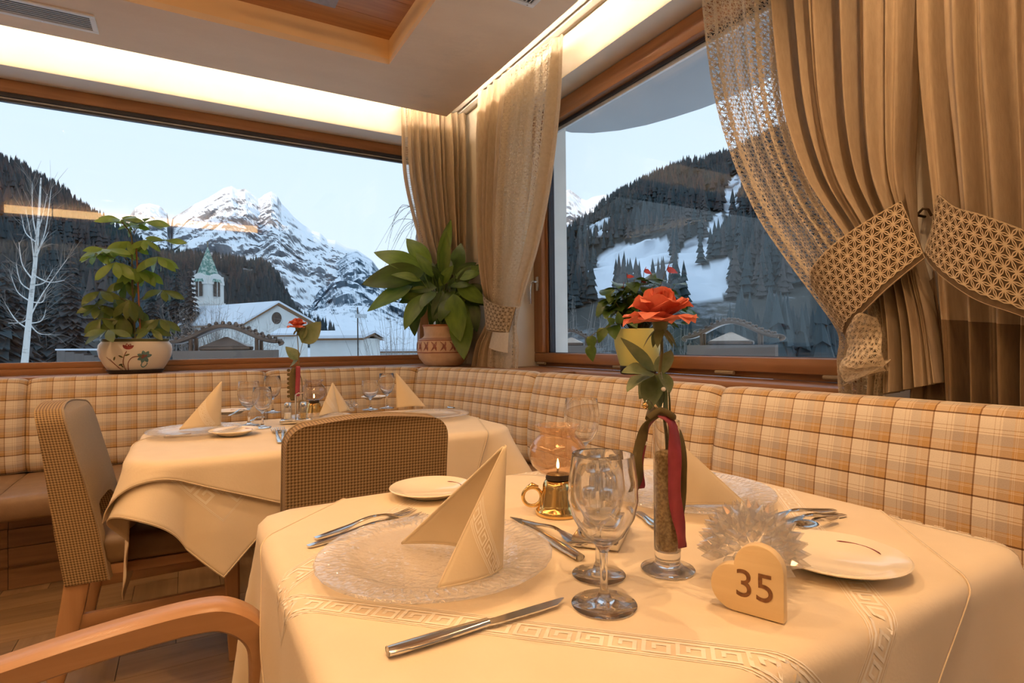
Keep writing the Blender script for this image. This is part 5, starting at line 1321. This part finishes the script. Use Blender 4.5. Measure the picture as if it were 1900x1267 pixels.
# ---------------------------------------------------------------- the valley outside
def mixmat(name, build):
    m, nt, b = _new(name); build(nt, b); b.inputs['Roughness'].default_value = .9; b.inputs['Specular IOR Level'].default_value = .1; return m
def mountain_nodes(snow, rock, rock2, sc_, thr):
    def f(nt, b):
        L = nt.links.new
        g = N(nt, 'ShaderNodeNewGeometry'); s = N(nt, 'ShaderNodeSeparateXYZ'); L(g.outputs['Normal'], s.inputs[0])
        tc = N(nt, 'ShaderNodeTexCoord'); mp = N(nt, 'ShaderNodeMapping'); mp.inputs['Scale'].default_value = (sc_, sc_, sc_*.45); L(tc.outputs['Object'], mp.inputs[0])
        nz = N(nt, 'ShaderNodeTexNoise'); nz.inputs['Scale'].default_value = 1; nz.inputs['Detail'].default_value = 8; nz.inputs['Roughness'].default_value = .68; L(mp.outputs[0], nz.inputs['Vector'])
        ad = N(nt, 'ShaderNodeMath', operation='ADD'); L(s.outputs['Z'], ad.inputs[0]); L(nz.outputs['Fac'], ad.inputs[1])
        r = N(nt, 'ShaderNodeValToRGB'); e = r.color_ramp.elements; e[0].position = thr-.05; e[0].color = c4(rock); e[1].position = thr+.06; e[1].color = c4(snow)
        x = e.new(thr-.16); x.color = c4(rock2)
        hf = N(nt, 'ShaderNodeMath', operation='MULTIPLY'); hf.inputs[1].default_value = .5; L(ad.outputs[0], hf.inputs[0]); L(hf.outputs[0], r.inputs[0])
        L(r.outputs[0], b.inputs['Base Color'])
    return f
M['alp'] = mixmat('snowy_rock', mountain_nodes((.86,.89,.93), (.34,.36,.39), (.20,.21,.23), .012, .50))
M['alp2'] = mixmat('snowy_wooded_rock', mountain_nodes((.78,.83,.90), (.16,.21,.26), (.09,.13,.17), .03, .60))
M['woodfloor'] = mixmat('forest_floor', mountain_nodes((.62,.68,.76), (.075,.075,.07), (.045,.05,.05), .02, .80))
M['snowground'] = pm('snow_ground', (.78,.82,.88), (.52,.54,.56), scale=.25, rough=.9, detail=8, lo=.45, hi=.75)
M['conifer'] = pm('dark_conifer', (.026,.045,.054), (.052,.072,.078), scale=.03, rough=.9)
M['conifer2'] = pm('brown_larch', (.060,.058,.060), (.095,.085,.080), scale=.03, rough=.9)
def ridge(name, sil, D0, D1, zb, nx, ny, rough, seed, mat, prof=.8, label=None, cat=None, relief=None):
    """slope from a skyline (pixels at distance D0) down towards the viewer to height zb at distance D1"""
    x0, x1 = sil[0][0], sil[-1][0]; v = []; rows = []
    def fn(u, t):
        px = lerp(x0,x1,u); py = poly_lin(sil, px); d = ray(px, py); top = EYE+d*D0
        dh = Vector((d.x,d.y,0)); base = EYE+dh*D1; base.z = zb
        p = top.lerp(base, t); p.z = lerp(top.z, zb, t**prof)
        k = math.sin(PI*min(1,t*1.05))**.7 if t > 0 else 0
        n1 = noise.fractal(Vector((p.x,p.y,seed*100))*rough[1], 1.0, 2.1, 6); n2 = noise.fractal(Vector((p.x+5000,p.y,p.z))*rough[1]*2.3, 1.0, 2.0, 5)
        p.z += k*rough[0]*n1; dn = dh.normalized(); p -= dn*(k*rough[0]*1.4*n2)
        return p
    mb = MB().grid(fn, nx, ny); base = Vector((fn(.5,1).x, fn(.5,1).y, zb)); mb.v = [p-base for p in mb.v]
    me = mesh(name, mb.v, mb.f, mat, smooth=180 if rough[2] else None); o = link(name, me, None, base); o['kind'] = 'structure'
    if label: tag(o, label)
    return o, fn
def poly_lin(pts, x):
    for a, b in zip(pts[:-1], pts[1:]):
        if x <= b[0]: return lerp(a[1], b[1], (x-a[0])/(b[0]-a[0]))
    return pts[-1][1]
# ground
gm = MB().grid(lambda u, v: (lambda x, y: Vector((x, y, -7.5+1.6*noise.noise(Vector((x*.02,y*.02,3)))+max(0,(y-60))*.02)))(lerp(-500,900,u), lerp(4.3,1100,v**1.8)), 70, 70)
g_ = gm.build('ground', M['snowground'], smooth=180); g_['kind'] = 'structure'
# snowy massif, seen through the left window
silA = [(150,470),(225,430),(240,402),(250,386),(262,379),(278,377),(296,382),(310,394),(316,424),(320,404),(340,392),(362,378),(380,370),(402,357),(415,349),(430,345),(441,352),(455,350),(468,360),(480,369),(492,360),(503,355),(514,363),(522,377),(533,388),(545,402),(560,415),(578,427),(594,432),(606,444),(622,446),(640,457),(662,463),(690,482),(706,503),(730,530),(780,560),(860,585),(960,600)]
ridge('hills', silA, 5200, 2600, 60, 340, 130, (120,.0021,0), 2, M['alp'], .85)
silB = [(520,650),(560,566),(590,520),(620,492),(645,470),(662,466),(690,484),(706,505),(730,532),(780,562),(860,587),(960,602)]
ridge('hills', silB, 4300, 1700, 10, 160, 80, (70,.004,0), 5, M['alp2'], .9)
silC = [(940,470),(1000,390),(1030,362),(1042,356),(1056,351),(1066,358),(1078,368),(1088,372),(1100,365),(1122,361),(1140,372),(1150,378),(1190,410),(1300,450)]
ridge('hills', silC, 5200, 2600, 60, 120, 80, (110,.0024,0), 9, M['alp'], .85)
# forested slopes
silH = [(-260,190),(-120,250),(-60,272),(0,297),(40,312),(60,328),(100,345),(130,368),(170,398),(195,412),(240,442),(300,478),(350,520),(420,600)]
oh1, fh1 = ridge('hills', silH, 900, 130, -5, 90, 60, (22,.012,1), 4, M['woodfloor'], .9)
silM = [(260,478),(320,470),(360,474),(400,478),(440,482),(478,486),(500,497),(515,515),(530,545),(548,578),(575,612),(620,650)]
oh2, fh2 = ridge('hills', silM, 1500, 300, -5, 90, 40, (26,.008,1), 6, M['woodfloor'], .9)
silR = [(940,520),(990,478),(1040,441),(1065,420),(1090,402),(1112,386),(1132,372),(1160,354),(1190,338),(1215,326),(1240,315),(1270,303),(1300,299),(1330,292),(1360,284),(1400,262),(1480,228),(1600,188),(1760,120),(1950,40)]
oh3, fh3 = ridge('hills', silR, 1250, 160, -5, 260, 150, (26,.010,1), 8, M['woodfloor'], .95)
# unseen ridge added behind the house to block low sun from the valley
def sun_block_ridge(u, v):
    a = lerp(R(150),R(330),u); r = lerp(4200,6800,v); h = (1600+60*math.sin(u*19)+40*math.sin(u*43))*math.sin(PI*min(1,max(0,v)))
    return Vector((r*math.cos(a), r*math.sin(a), -8+h))
o = MB().grid(sun_block_ridge, 60, 8).build('hills', M['alp2'], smooth=180); o['kind'] = 'structure'
def forest(fn, n, seed, label, hmin, hmax, mats, clear=None, trange=(0,.95), dens=None):
    rnd = random.Random(seed); mbs = [MB() for _ in mats]; cnt = 0
    while cnt < n:
        u, t = rnd.random(), trange[0]+(trange[1]-trange[0])*rnd.random()**1.25; cnt += 1
        p = fn(u, t)
        if clear and clear(p): continue
        if noise.noise(Vector((p.x*.011,p.y*.011,seed))) < -.32: continue
        h = rnd.uniform(hmin,hmax); r = h*rnd.uniform(.15,.22); k = mbs[0 if rnd.random() < .62+.8*noise.noise(Vector((p.x*.006,p.y*.006,seed+7))) else -1]
        a0 = rnd.random()*6; v = []; f = []
        near = (p-EYE).length < 480; ns = 7 if near else 5
        for lv, (z0, z1, rr) in enumerate(((.06,.34,1.0),(.20,.50,.86),(.36,.66,.70),(.52,.82,.50),(.68,1.0,.32)) if near else ((.10,.60,1.0),(.42,1.0,.66))):
            b = len(v)
            for i in range(ns): a = a0+lv+2*PI*i/ns; q = r*rr*(rnd.uniform(.7,1.15) if near else 1); v.append(p+Vector((q*math.cos(a), q*math.sin(a), h*(z0+(rnd.uniform(-.03,.03) if near else 0)))))
            v.append(p+Vector((0,0,h*z1))); f += [(b+i, b+(i+1)%ns, b+ns) for i in range(ns)]
        k.add(v, f)
    for k, mt in zip(mbs, mats):
        if not k.v: continue
        me = mesh('conifer_forest', k.v, k.f, M[mt]); o = link('conifer_forest', me); tag(o, label+(' of dark spruce' if mt == 'conifer' else ' of brown larch'), 'forest', kind='stuff')
def pxof(p): v = p-EYE; z = v.dot(FW); return 950+FPX*v.dot(RT)/z, 633.5-FPX*v.dot(UP)/z
FIELDS = [(a_f,b_f,c_f*1.25,d_f*1.25,e_f) for a_f,b_f,c_f,d_f,e_f in [(1180,478,62,26,-.3),(1150,515,50,20,.0),(1240,520,60,20,-.25),(1290,470,34,16,-.5),(1310,545,40,22,-.1),(1335,500,30,14,-.3),(1110,545,30,12,.3),(1330,430,14,28,.2),(1360,360,12,30,.3),(1110,425,22,10,-.4)]]
def clr(p):
    x, y = pxof(p)
    for cx, cy, a, b, r in FIELDS:
        dx, dy = x-cx, y-cy; u, v = dx*math.cos(r)+dy*math.sin(r), -dx*math.sin(r)+dy*math.cos(r)
        if (u/a)**2+(v/b)**2 < 1: return True
    return False
def stand(u, t):
    d = ray(lerp(1060,1640,u), 600); D = lerp(78,190,t); return Vector((d.x*D, d.y*D, -7.5))
def keep(p):
    x = pxof(p)[0]; return x < 1350 and (p.length < 150 or x < 1200)
# open snow meadows between the trees of the right slope: ground cover stored per vertex
at_ = oh3.data.color_attributes.new('meadow', 'FLOAT_COLOR', 'POINT')
for i, vv in enumerate(oh3.data.vertices):
    p = vv.co+oh3.location; q = 1.0 if clr(p+Vector((0,0,6*noise.noise(p*.03)))) else 0.0; at_.data[i].color = (q,q,q,1)
mw_ = M['woodfloor'].copy(); mw_.name = 'forest_floor_with_meadows'; nt = mw_.node_tree; bs_ = nt.nodes['Principled BSDF']; src = bs_.inputs['Base Color'].links[0].from_socket
va = N(nt, 'ShaderNodeAttribute', attribute_name='meadow'); mxx = N(nt, 'ShaderNodeMix', data_type='RGBA'); nt.links.new(va.outputs['Fac'], mxx.inputs[0]); nt.links.new(src, mxx.inputs[6]); mxx.inputs[7].default_value = (.74,.79,.86,1); nt.links.new(mxx.outputs[2], bs_.inputs['Base Color'])
oh3.data.materials[0] = mw_
forest(fh1, 5200, 1, 'wooded slope at the far left', 11, 19, ('conifer','conifer2'))
forest(stand, 420, 5, 'tall spruce stand below the right slope', 11, 17, ('conifer','conifer'), keep)
forest(fh2, 2600, 2, 'wooded spur behind the church', 15, 24, ('conifer','conifer2'))
forest(fh3, 9000, 3, 'wooded slope behind the right window', 12, 21, ('conifer','conifer2'), clr)
# --- church
CD = 142.0
def wp(px, py, D=CD): return EYE+ray(px, py)*D
cbase = wp(387, 640); cbase.z = -6; ch = thing('church', 'white village church with snowy roof and slim green spire', 'church', cbase, R(43))
M['stucco'] = pm('church_stucco', (.80,.79,.75), (.72,.71,.67), scale=.4, rough=.9)
M['spire'] = pm('green_spire_shingle', (.10,.24,.20), (.42,.52,.46), scale=1.6, rough=.7, lo=.48, hi=.54)
M['louvre'] = pm('belfry_shutter', (.11,.075,.055), (.07,.05,.04), scale=3, rough=.8)
ztop = wp(387,522).z+6; zc_ = wp(387,457).z+6; wt = 2.5; z_e = wp(387,517).z+6
MB().box(-wt,wt,-wt,wt,0,ztop+1.2).build('tower', M['stucco'], ch)
zl = wp(387,563).z+6; MB().box(-wt-.25,wt+.25,-wt-.25,wt+.25,zl-.3,zl+.1).build('cornice', M['stucco'], ch)
for k in range(4):          # arched gables with twin-light openings on the four faces
    rt_ = Matrix.Rotation(PI/2*k,4,'Z'); arch = [(-wt*.98,0),(wt*.98,0)]+[(wt*.98*math.cos(PI*i/12), wt*.98*math.sin(PI*i/12)*1.1) for i in range(0,13)]
    g2 = MB().prism(arch[1:], -wt-.30, -wt+.25); g2.v = [p+Vector((0,0,ztop-.9)) for p in g2.v]; g2.xf(rt_).build('arched_gable', M['stucco'], ch)
    a2 = [(-.95,0),(.95,0)]+[(.95*math.cos(PI*i/10), 3.0+.95*math.sin(PI*i/10)) for i in range(11)]
    g3 = MB().prism(a2, -wt-.36, -wt-.2); g3.v = [p+Vector((0,0,ztop-3.9)) for p in g3.v]; lo_ = g3.xf(rt_).build('belfry_opening', M['louvre'], ch)
    g4 = MB().box(-.09,.09,-wt-.42,-wt-.36,0,3.8); g4.v = [p+Vector((0,0,ztop-3.9)) for p in g4.v]; g4.xf(rt_).build('mullion', M['stucco'], lo_)
    g5 = MB().box(-.8,.8,-wt-.1,-wt+.1,0,2.6); g5.v = [p+Vector((0,0,zl-3.9)) for p in g5.v]; g5.xf(rt_).build('belfry_opening', M['louvre'], ch)
n8 = [(3.3*math.cos(PI/4*i+PI/8), 3.3*math.sin(PI/4*i+PI/8)) for i in range(8)]
MB().add([Vector((x,y,ztop-.3)) for x,y in n8]+[Vector((0,0,zc_))], [(i,(i+1)%8,8) for i in range(8)]).build('spire', M['spire'], ch)
MB().tube([(0,0,zc_-.2),(0,0,zc_+1.2)], .07, 6).build('finial', M['brass'], ch); MB().box(-.35,.35,-.05,.05,zc_+.7,zc_+.82).build('finial_cross', M['brass'], ch)
# nave: gable end to the right, ridge running left
nv = thing('church_nave', 'church nave with snow covered roof and round gable window', 'building', (0,0,0))
A, Bp, Cp, Dp = wp(512,562,112), wp(590,592,112), wp(440,604,112), wp(318,598,125)
ridge_d = (wp(345,568,128)-A); ridge_d.z = 0
z0_ = -7.0
def dn(p, z=z0_): return Vector((p.x,p.y,z))
nb = Vector((A.x, A.y, z0_)); nv.location = nb
W = (Bp-Cp); W.z = 0; Wn = W.normalized(); hw = 6.2; rd = ridge_d.normalized(); eav = Bp.z-.3
def npt(a, b, z): return A*1.0*0+Vector((A.x,A.y,0))+Wn*a+rd*b+Vector((0,0,z))-nb
ga = [(-hw,z0_),(hw,z0_),(hw,eav),(0,A.z-.4),(-hw,eav)]
L_n = 26.0
v = [npt(a,0,z) for a,z in ga]+[npt(a,L_n,z) for a,z in ga]
MB().add(v, [(0,1,2,3,4),(9,8,7,6,5)]+[(i,(i+1)%5,5+(i+1)%5,5+i) for i in range(5)]).build('wall', M['stucco'], nv)
for sgn in (-1,1):
    ov = .9; q = [npt(0,-ov,A.z), npt(sgn*(hw+ov),-ov,eav-(A.z-eav)/hw*ov), npt(sgn*(hw+ov),L_n,eav-(A.z-eav)/hw*ov), npt(0,L_n,A.z)]
    MB().add([p for p in q]+[p-Vector((0,0,.35)) for p in q], [(0,1,2,3),(7,6,5,4),(0,4,5,1),(1,5,6,2),(2,6,7,3),(3,7,4,0)]).build('roof', M['panel'], nv)
    MB().add([p+Vector((0,0,.01)) for p in q]+[p+Vector((0,0,.40)) for p in q], [(3,2,1,0),(4,5,6,7),(0,1,5,4),(1,2,6,5),(2,3,7,6),(3,0,4,7)]).build('roof_snow', M['snow'], nv)
cz = A.z-3.0
for rr, dd_, mt in ((1.25,.10,'stucco'), (.95,.2,'louvre')):
    v = [npt(rr*math.cos(2*PI*i/24), -dd_, cz+rr*1.25*math.sin(2*PI*i/24)) for i in range(24)]+[npt(rr*math.cos(2*PI*i/24), .1, cz+rr*1.25*math.sin(2*PI*i/24)) for i in range(24)]
    MB().add(v, [tuple(range(24))]+[(i,(i+1)%24,24+(i+1)%24,24+i) for i in range(24)]).build('round_window' if mt == 'louvre' else 'window_surround', M[mt], nv)
# low annexe and flat snowy roofs right of the church
def house(name, label, px0, px1, pyr, pye, D, depth, group=None):
    a, b = wp(px0,pye,D), wp(px1,pye,D); w_ = (b-a); w_.z = 0; L_ = w_.length; wn = w_.normalized(); bd = Vector((-wn.y,wn.x,0)); bd = bd if bd.dot(FW) > 0 else -bd
    zr, ze = wp((px0+px1)/2,pyr,D+depth*.5).z, a.z; bs = Vector((a.x,a.y,-7.5)); t = thing(name, label, 'building', bs, group=group)
    P = lambda x, y, z: a+wn*x+bd*y+Vector((0,0,z-a.z))-bs
    MB().add([P(x,y,z) for z in (-7.5,ze) for x,y in ((0,0),(L_,0),(L_,depth),(0,depth))], [(3,2,1,0),(4,5,6,7)]+[(i,(i+1)%4,4+(i+1)%4,4+i) for i in range(4)]).build('wall', M['stucco'], t)
    o = .5
    q = [P(-o,-o,ze),P(L_+o,-o,ze),P(L_+o,depth/2,zr),P(-o,depth/2,zr),P(L_+o,depth+o,ze),P(-o,depth+o,ze)]
    MB().add(q+[p+Vector((0,0,.30)) for p in q], [(0,1,2,3),(3,2,4,5),(6,9,8,7),(9,11,10,8),(0,6,7,1),(1,7,8,2),(2,8,10,4),(4,10,11,5),(5,11,9,3),(3,9,6,0)]).build('roof_snow', M['snow'], t)
    MB().add([p-Vector((0,0,.22)) for p in q]+[p-Vector((0,0,.005)) for p in q], [(3,2,1,0),(5,4,2,3),(0,1,7,6),(6,7,8,9),(9,8,10,11),(1,2,8,7),(0,6,9,3)]).build('roof', M['panel'], t)
    return t
house('annexe', 'low annexe with snowy roof in front of the church gable', 510, 545, 612, 622, 90, 6)
house('flat_house', 'low white house with broad snow roof right of the church', 575, 668, 618, 628, 60, 9)
house('chalet', 'small snow roofed chalet below the far mountain', 690, 775, 636, 652, 75, 9)
house('farmhouse', 'pale house in the snow meadow of the right slope', 1315, 1352, 520, 530, 330, 14)
# --- garden wall, birch and near trees at the left
gw = wp(105,640,46); wl = thing('garden_wall', 'grey stone terrace wall in the snow behind the birch', 'wall', Vector((gw.x,gw.y,-7)))
M['stone'] = pm('grey_stone', (.17,.135,.115), (.12,.095,.08), scale=.8, rough=.9)
d_ = (wp(205,664,40)-wp(100,640,48)); d_.z = 0; dn_ = d_.normalized(); zt_ = wp(105,650,46).z+7; sd_ = Vector((-dn_.y,dn_.x,0))
for i in range(7):
    a, b = dn_*(i*2.2), dn_*(i*2.2+2.17)
    MB().add([p+sd_*s+Vector((0,0,z)) for z in (0,zt_-i*.12) for p, s in ((a,0),(b,0),(b,.5),(a,.5))], [(3,2,1,0),(4,5,6,7)]+[(k,(k+1)%4,4+(k+1)%4,4+k) for k in range(4)]).build('wall_panel', M['stone'], wl)
MB().add([p+sd_*s+Vector((0,0,z)) for z in (zt_,zt_+.12) for p, s in ((dn_*0,-.1),(dn_*15,-.1),(dn_*15,.7),(dn_*0,.7))], [(3,2,1,0),(4,5,6,7)]+[(k,(k+1)%4,4+(k+1)%4,4+k) for k in range(4)]).build('snow_cap', M['snow'], wl)
M['bark'] = pm('white_birch_bark', (.70,.69,.66), (.16,.14,.13), scale=5, rough=.8, lo=.55, hi=.72, stretch=(1,1,2.4))
M['twig'] = pm('bare_twig', (.22,.19,.17), (.32,.29,.26), scale=5, rough=.9)
BD = 13.0
def bt(px, py, e=0.0): return EYE+ray(px, py)*(BD+e)
b0 = bt(47,672); bl = Vector((b0.x,b0.y,-7.0)); br = thing('birch_tree', 'bare white birch tree at the left behind the window', 'tree', bl)
MB().tube([Vector((0,0,0))]+[p-bl for p in crv([bt(44,690),bt(49,640),bt(57,560),bt(66,480),bt(72,400),bt(76,330)])], [.13]+[lerp(.075,.012,i/30) for i in range(31)], 10).build('trunk', M['bark'], br, smooth=60)
rnd = random.Random(21); tw = MB()
for (sx_,sy_),(ex,ey) in (((66,480),(95,350)),((62,520),(35,450)),((58,560),(20,510)),((60,530),(98,500)),((62,510),(120,520)),((55,575),(15,600)),((66,470),(90,430)),((64,500),(48,390)),((70,430),(88,360)),((55,590),(125,480)),((68,450),(40,400)),((52,610),(8,560)),((50,600),(85,575)),((68,440),(60,340)),((57,560),(85,545)),((60,540),(30,490)),((54,600),(95,620))):
    a, b = bt(sx_,sy_), bt(ex,ey,rnd.uniform(-1,1)); mid = (a+b)/2+Vector((rnd.uniform(-.1,.1),rnd.uniform(-.1,.1),-.10))
    P = crv([a,mid,b],6); MB().tube([p-bl for p in P], [lerp(.018,.004,i/(len(P)-1)) for i in range(len(P))], 5).build('branch', M['bark'], br, smooth=60)
    for k in range(16):
        p = P[rnd.randrange(3,len(P))]; d = (b-a).normalized()+Vector((rnd.uniform(-.8,.8),rnd.uniform(-.8,.8),rnd.uniform(-.3,.9))); tw.tube([p-bl, p+d*.18-bl, p+d*.34+Vector((0,0,rnd.uniform(-.1,.06)))-bl], [.004,.003,.0015], 4, caps=False)
o = tw.build('twigs', M['twig'], br); o['kind'] = 'stuff'
def spruce(label, px, pyt, D, rel, mat, n=17, tiers=26):
    top_ = wp(px,pyt,D); bs = Vector((top_.x,top_.y,-7.5)); t = thing('spruce_tree', label, 'tree', bs, group='spruce trees near the church'); hgt = top_.z+7.5; rnd = random.Random(int(px)); mb = MB()
    for i in range(tiers):
        z = hgt*(.12+.88*i/tiers); rr = rel*hgt*(1-i/tiers)**.85+.1
        for k in range(n):
            a = 2*PI*k/n+i*.7+rnd.uniform(-.2,.2); r2_ = rr*rnd.uniform(.65,1.1); w_ = r2_*.28+.05; d = Vector((math.cos(a),math.sin(a),0)); s = Vector((-d.y,d.x,0))
            mb.add([Vector((0,0,z+.25*rr)), d*r2_*.6+s*w_+Vector((0,0,z+.02*rr)), d*r2_+Vector((0,0,z-.28*rr)), d*r2_*.6-s*w_+Vector((0,0,z+.02*rr))], [(0,1,2,3)])
    mb.build('branches', M[mat], t); MB().tube([(0,0,0),(0,0,hgt*.98)], [.35*hgt/20,.03], 8).build('trunk', M['conifer2'], t)
for i, (px, pyt, D, rel, mt, lb) in enumerate(((326,468,125,.15,'conifer','dark spruce left of the church spire'), (352,472,122,.15,'conifer2','brown tinged spruce touching the church tower'), (12,470,30,.26,'conifer2','broad brown conifer at the left edge behind the birch'), (130,440,64,.16,'conifer2','tall brown conifer right of the birch'), (85,460,70,.16,'conifer','dark conifer behind the birch branches'), (-40,430,28,.26,'conifer','dark conifer cut by the left picture edge'), (280,520,110,.2,'conifer','low dark spruce behind the umbrella plant'))):
    spruce(lb, px, pyt, D, rel, mt)
# bare shrubs in front of the church and by the right window
def shrub(label, px, py, D, spread, n, seed, mat='twig', hgt=2.6, z0=-7.4):
    p0 = wp(px,py,D); bs = Vector((p0.x,p0.y,z0)); t = thing('bare_shrub', label, 'shrub', bs, group='bare winter shrubs'); rnd = random.Random(seed); mb = MB(); H_ = p0.z-z0
    for i in range(n):
        a = rnd.uniform(0,6.3); r = rnd.uniform(.1,1)*spread; x0 = rnd.uniform(-.35,.35)*spread
        e = Vector((x0+r*math.cos(a), r*math.sin(a)*.6, H_*rnd.uniform(.55,1.05))); s = Vector((x0*.5,0,H_*.12*rnd.random())); m_ = s.lerp(e,.5)+Vector((rnd.uniform(-.2,.2),rnd.uniform(-.2,.2),.12*H_))
        P = crv([s,m_,e],4); rr = .0011*D*.35; mb.tube(P, [rr*1.5*(1-.75*k/(len(P)-1)) for k in range(len(P))], 4, caps=False)
        for k in range(4):
            q = P[rnd.randrange(2,len(P))]; d = Vector((rnd.uniform(-1,1),rnd.uniform(-1,1),rnd.uniform(.1,1)))*spread*.22; mb.tube([q,q+d*.5,q+d], [rr*.7,rr*.5,rr*.2], 3, caps=False)
    mb.build('branches', M[mat], t)
shrub('bare shrub thicket left of the curved chimney cap', 335, 575, 64, 4.0, 60, 1); shrub('bare shrub thicket before the church nave', 420, 585, 45, 4.0, 80, 2); shrub('bare shrub against the church tower foot', 398, 545, 95, 4.5, 60, 3)
shrub('bare shrub in front of the church gable', 480, 600, 40, 3.0, 60, 4); shrub('yellow twigged willow behind the peace lily', 735, 560, 30, 2.6, 70, 5); shrub('bare shrub behind the anthurium pot', 1120, 610, 22, 2.0, 60, 6); shrub('yellowish twigged shrub at the left edge of the right window', 1060, 560, 26, 2.2, 60, 7); shrub('snow dusted shrub right of the anthurium', 1250, 600, 26, 2.2, 60, 8)
# hanging birch twigs near the glass above the peace lily
ht_ = thing('bare_branch', 'thin drooping bare twigs before the sky beside the corner curtain', 'tree', wp(770,420,9)); hb = wp(770,420,9); mb = MB(); rnd = random.Random(5)
for i in range(16):
    sx_, sy_ = rnd.uniform(740,790), rnd.uniform(395,440); ex, ey = sx_-rnd.uniform(10,55), sy_+rnd.uniform(5,70); mb.tube([p-hb for p in crv([wp(800,380+i*3,9),wp(sx_,sy_-18,9),wp(ex,ey,9)],6)], [.007]*4+[.004]*5+[.002]*4, 4, caps=False)
mb.build('twigs', M['twig'], ht_)
# --- metal chimney caps with rows of balls
M['copper'] = pm('weathered_copper', (.16,.11,.085), (.10,.07,.055), scale=4, rough=.35, metal=.9)
M['coppersheet'] = pm('bright_copper_sheet', (.55,.42,.33), (.45,.34,.27), scale=3, rough=.22, metal=1)
def chimney(label, px0, px1, pyb, pyt, D, sheet_mat, n=15, yaw=0):
    a, b = wp(px0,pyb,D), wp(px1,pyb,D); c = (a+b)/2; L_ = (b-a).length; hgt = wp((px0+px1)/2,pyt,D).z-c.z; bs = Vector((c.x,c.y,c.z-1.6)); t = thing('chimney', label, 'chimney', bs, -YAW+yaw, group='capped chimneys'); z0 = 1.6
    prof = lambda x: hgt*(.34+.60*math.cos(PI*x/2*1.0)**2) if abs(x) < 1 else hgt*.34
    dp = .12*L_/2; N_ = 24
    MB().box(-L_*.42,L_*.42,-dp*.9,dp*.9,-7,z0-.16).build('stack', M['extwhite'], t); MB().box(-L_*.47,L_*.47,-dp*1.1,dp*1.1,z0-.16,z0).build('cover_slab', M['stone'], t)
    def sh(u, v): x = lerp(-1,1,u); return Vector((x*L_/2, lerp(-dp,dp,v), z0+prof(x)))
    o = MB().grid(sh, N_, 2).build('cap_sheet', M[sheet_mat], t, smooth=180); sd = o.modifiers.new('t','SOLIDIFY'); sd.thickness = .03; sd.offset = -1
    for s in (-1,1):
        MB().tube([Vector((lerp(-1,1,i/N_)*L_/2, s*dp, z0+prof(lerp(-1,1,i/N_)))) for i in range(N_+1)], .035*L_/1.6, 8).build('rim_roll', M['copper'], t, smooth=60)
        MB().tube([Vector((s*L_/2+s*.05*math.sin(PI*i/8)-0, 0, z0+prof(1)-.04*i/8*1.2)) for i in range(9)], .03, 8).build('scroll', M['copper'], t, smooth=60)
        for k in range(n):
            x = lerp(-.88,.88,k/(n-1)); r = L_*.020
            pz = z0+prof(x)+r*1.4; q = MB().lathe([(0,-r)]+[(r*math.sin(PI*i/6), -r*math.cos(PI*i/6)) for i in range(1,6)]+[(0,r)], 8, (x*L_/2, s*dp, pz)).build('ball', M['copper'], t, smooth=80)
        for x in (-.62,.62): MB().tube([(x*L_/2,s*dp*.8,z0),(x*L_/2,s*dp*.8,z0+prof(x)-.02)], .03*L_/1.6, 8).build('support_post', M['copper'], t, smooth=60)
    MB().add([Vector((x,y,z0+.06)) for x,y in ((-L_*.22,-dp*.8),(L_*.22,-dp*.8),(L_*.22,dp*.8),(-L_*.22,dp*.8))]+[Vector((-.02,0,z0+hgt*.52)),Vector((.02,0,z0+hgt*.52))], [(0,1,5,4),(1,2,5),(2,3,4,5),(3,0,4)]).build('inner_hood', M[sheet_mat], t)
    MB().box(-L_*.24,L_*.24,-dp*.85,dp*.85,z0+.002,z0+.06).build('hood_base', M['copper'], t, bevel=.02)
    return t
chimney('chimney with wavy dark metal cap before the church', 322, 518, 650, 602, 8.5, 'copper')
chimney('chimney with shiny curved metal cap behind the right window', 1272, 1440, 640, 594, 8.0, 'coppersheet', yaw=R(-38))
chimney('chimney cap peeping in at the left of the right window', 1010, 1110, 641, 612, 12.0, 'coppersheet', 11, R(-30))
# --- curved balcony soffit above the right window
bal = thing('balcony', 'pale grey round balcony slab seen through the right window top', 'balcony', (XO+.02, 1.2, 2.62))
zb_ = 2.62; ed = [atz(x,y,zb_) for x, y in ((1030,238),(1060,246),(1100,247),(1150,242),(1200,232),(1250,218),(1300,202),(1345,185),(1420,150),(1500,95))]
ed = [p for p in ed]; cen = Vector((XO+.02,1.2,2.62))
ol = [Vector((XO+.02, ed[0].y+.4, zb_))]+ed+[Vector((XO+.02, ed[-1].y-.4, zb_))]
v = [p-cen for p in ol]+[p-cen+Vector((0,0,.18)) for p in ol]; n_ = len(ol)
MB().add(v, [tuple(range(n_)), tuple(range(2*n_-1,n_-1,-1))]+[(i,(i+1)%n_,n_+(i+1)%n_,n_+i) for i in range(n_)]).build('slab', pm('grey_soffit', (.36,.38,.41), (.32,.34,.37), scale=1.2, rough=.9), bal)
# ---- lamp post on the flat roof
lp = wp(664,630,58); po_ = thing('floodlight_mast', 'thin mast with floodlight beyond the white house roof', 'mast', Vector((lp.x,lp.y,-7.5)))
MB().tube([(0,0,0),(0,0,wp(664,570,58).z+7.5)], .06, 6).build('pole', M['darkmetal'], po_); MB().box(-.2,.9,-.2,.2,wp(664,588,58).z+7.4,wp(664,588,58).z+7.8).build('lamp_head', M['spacer'], po_)
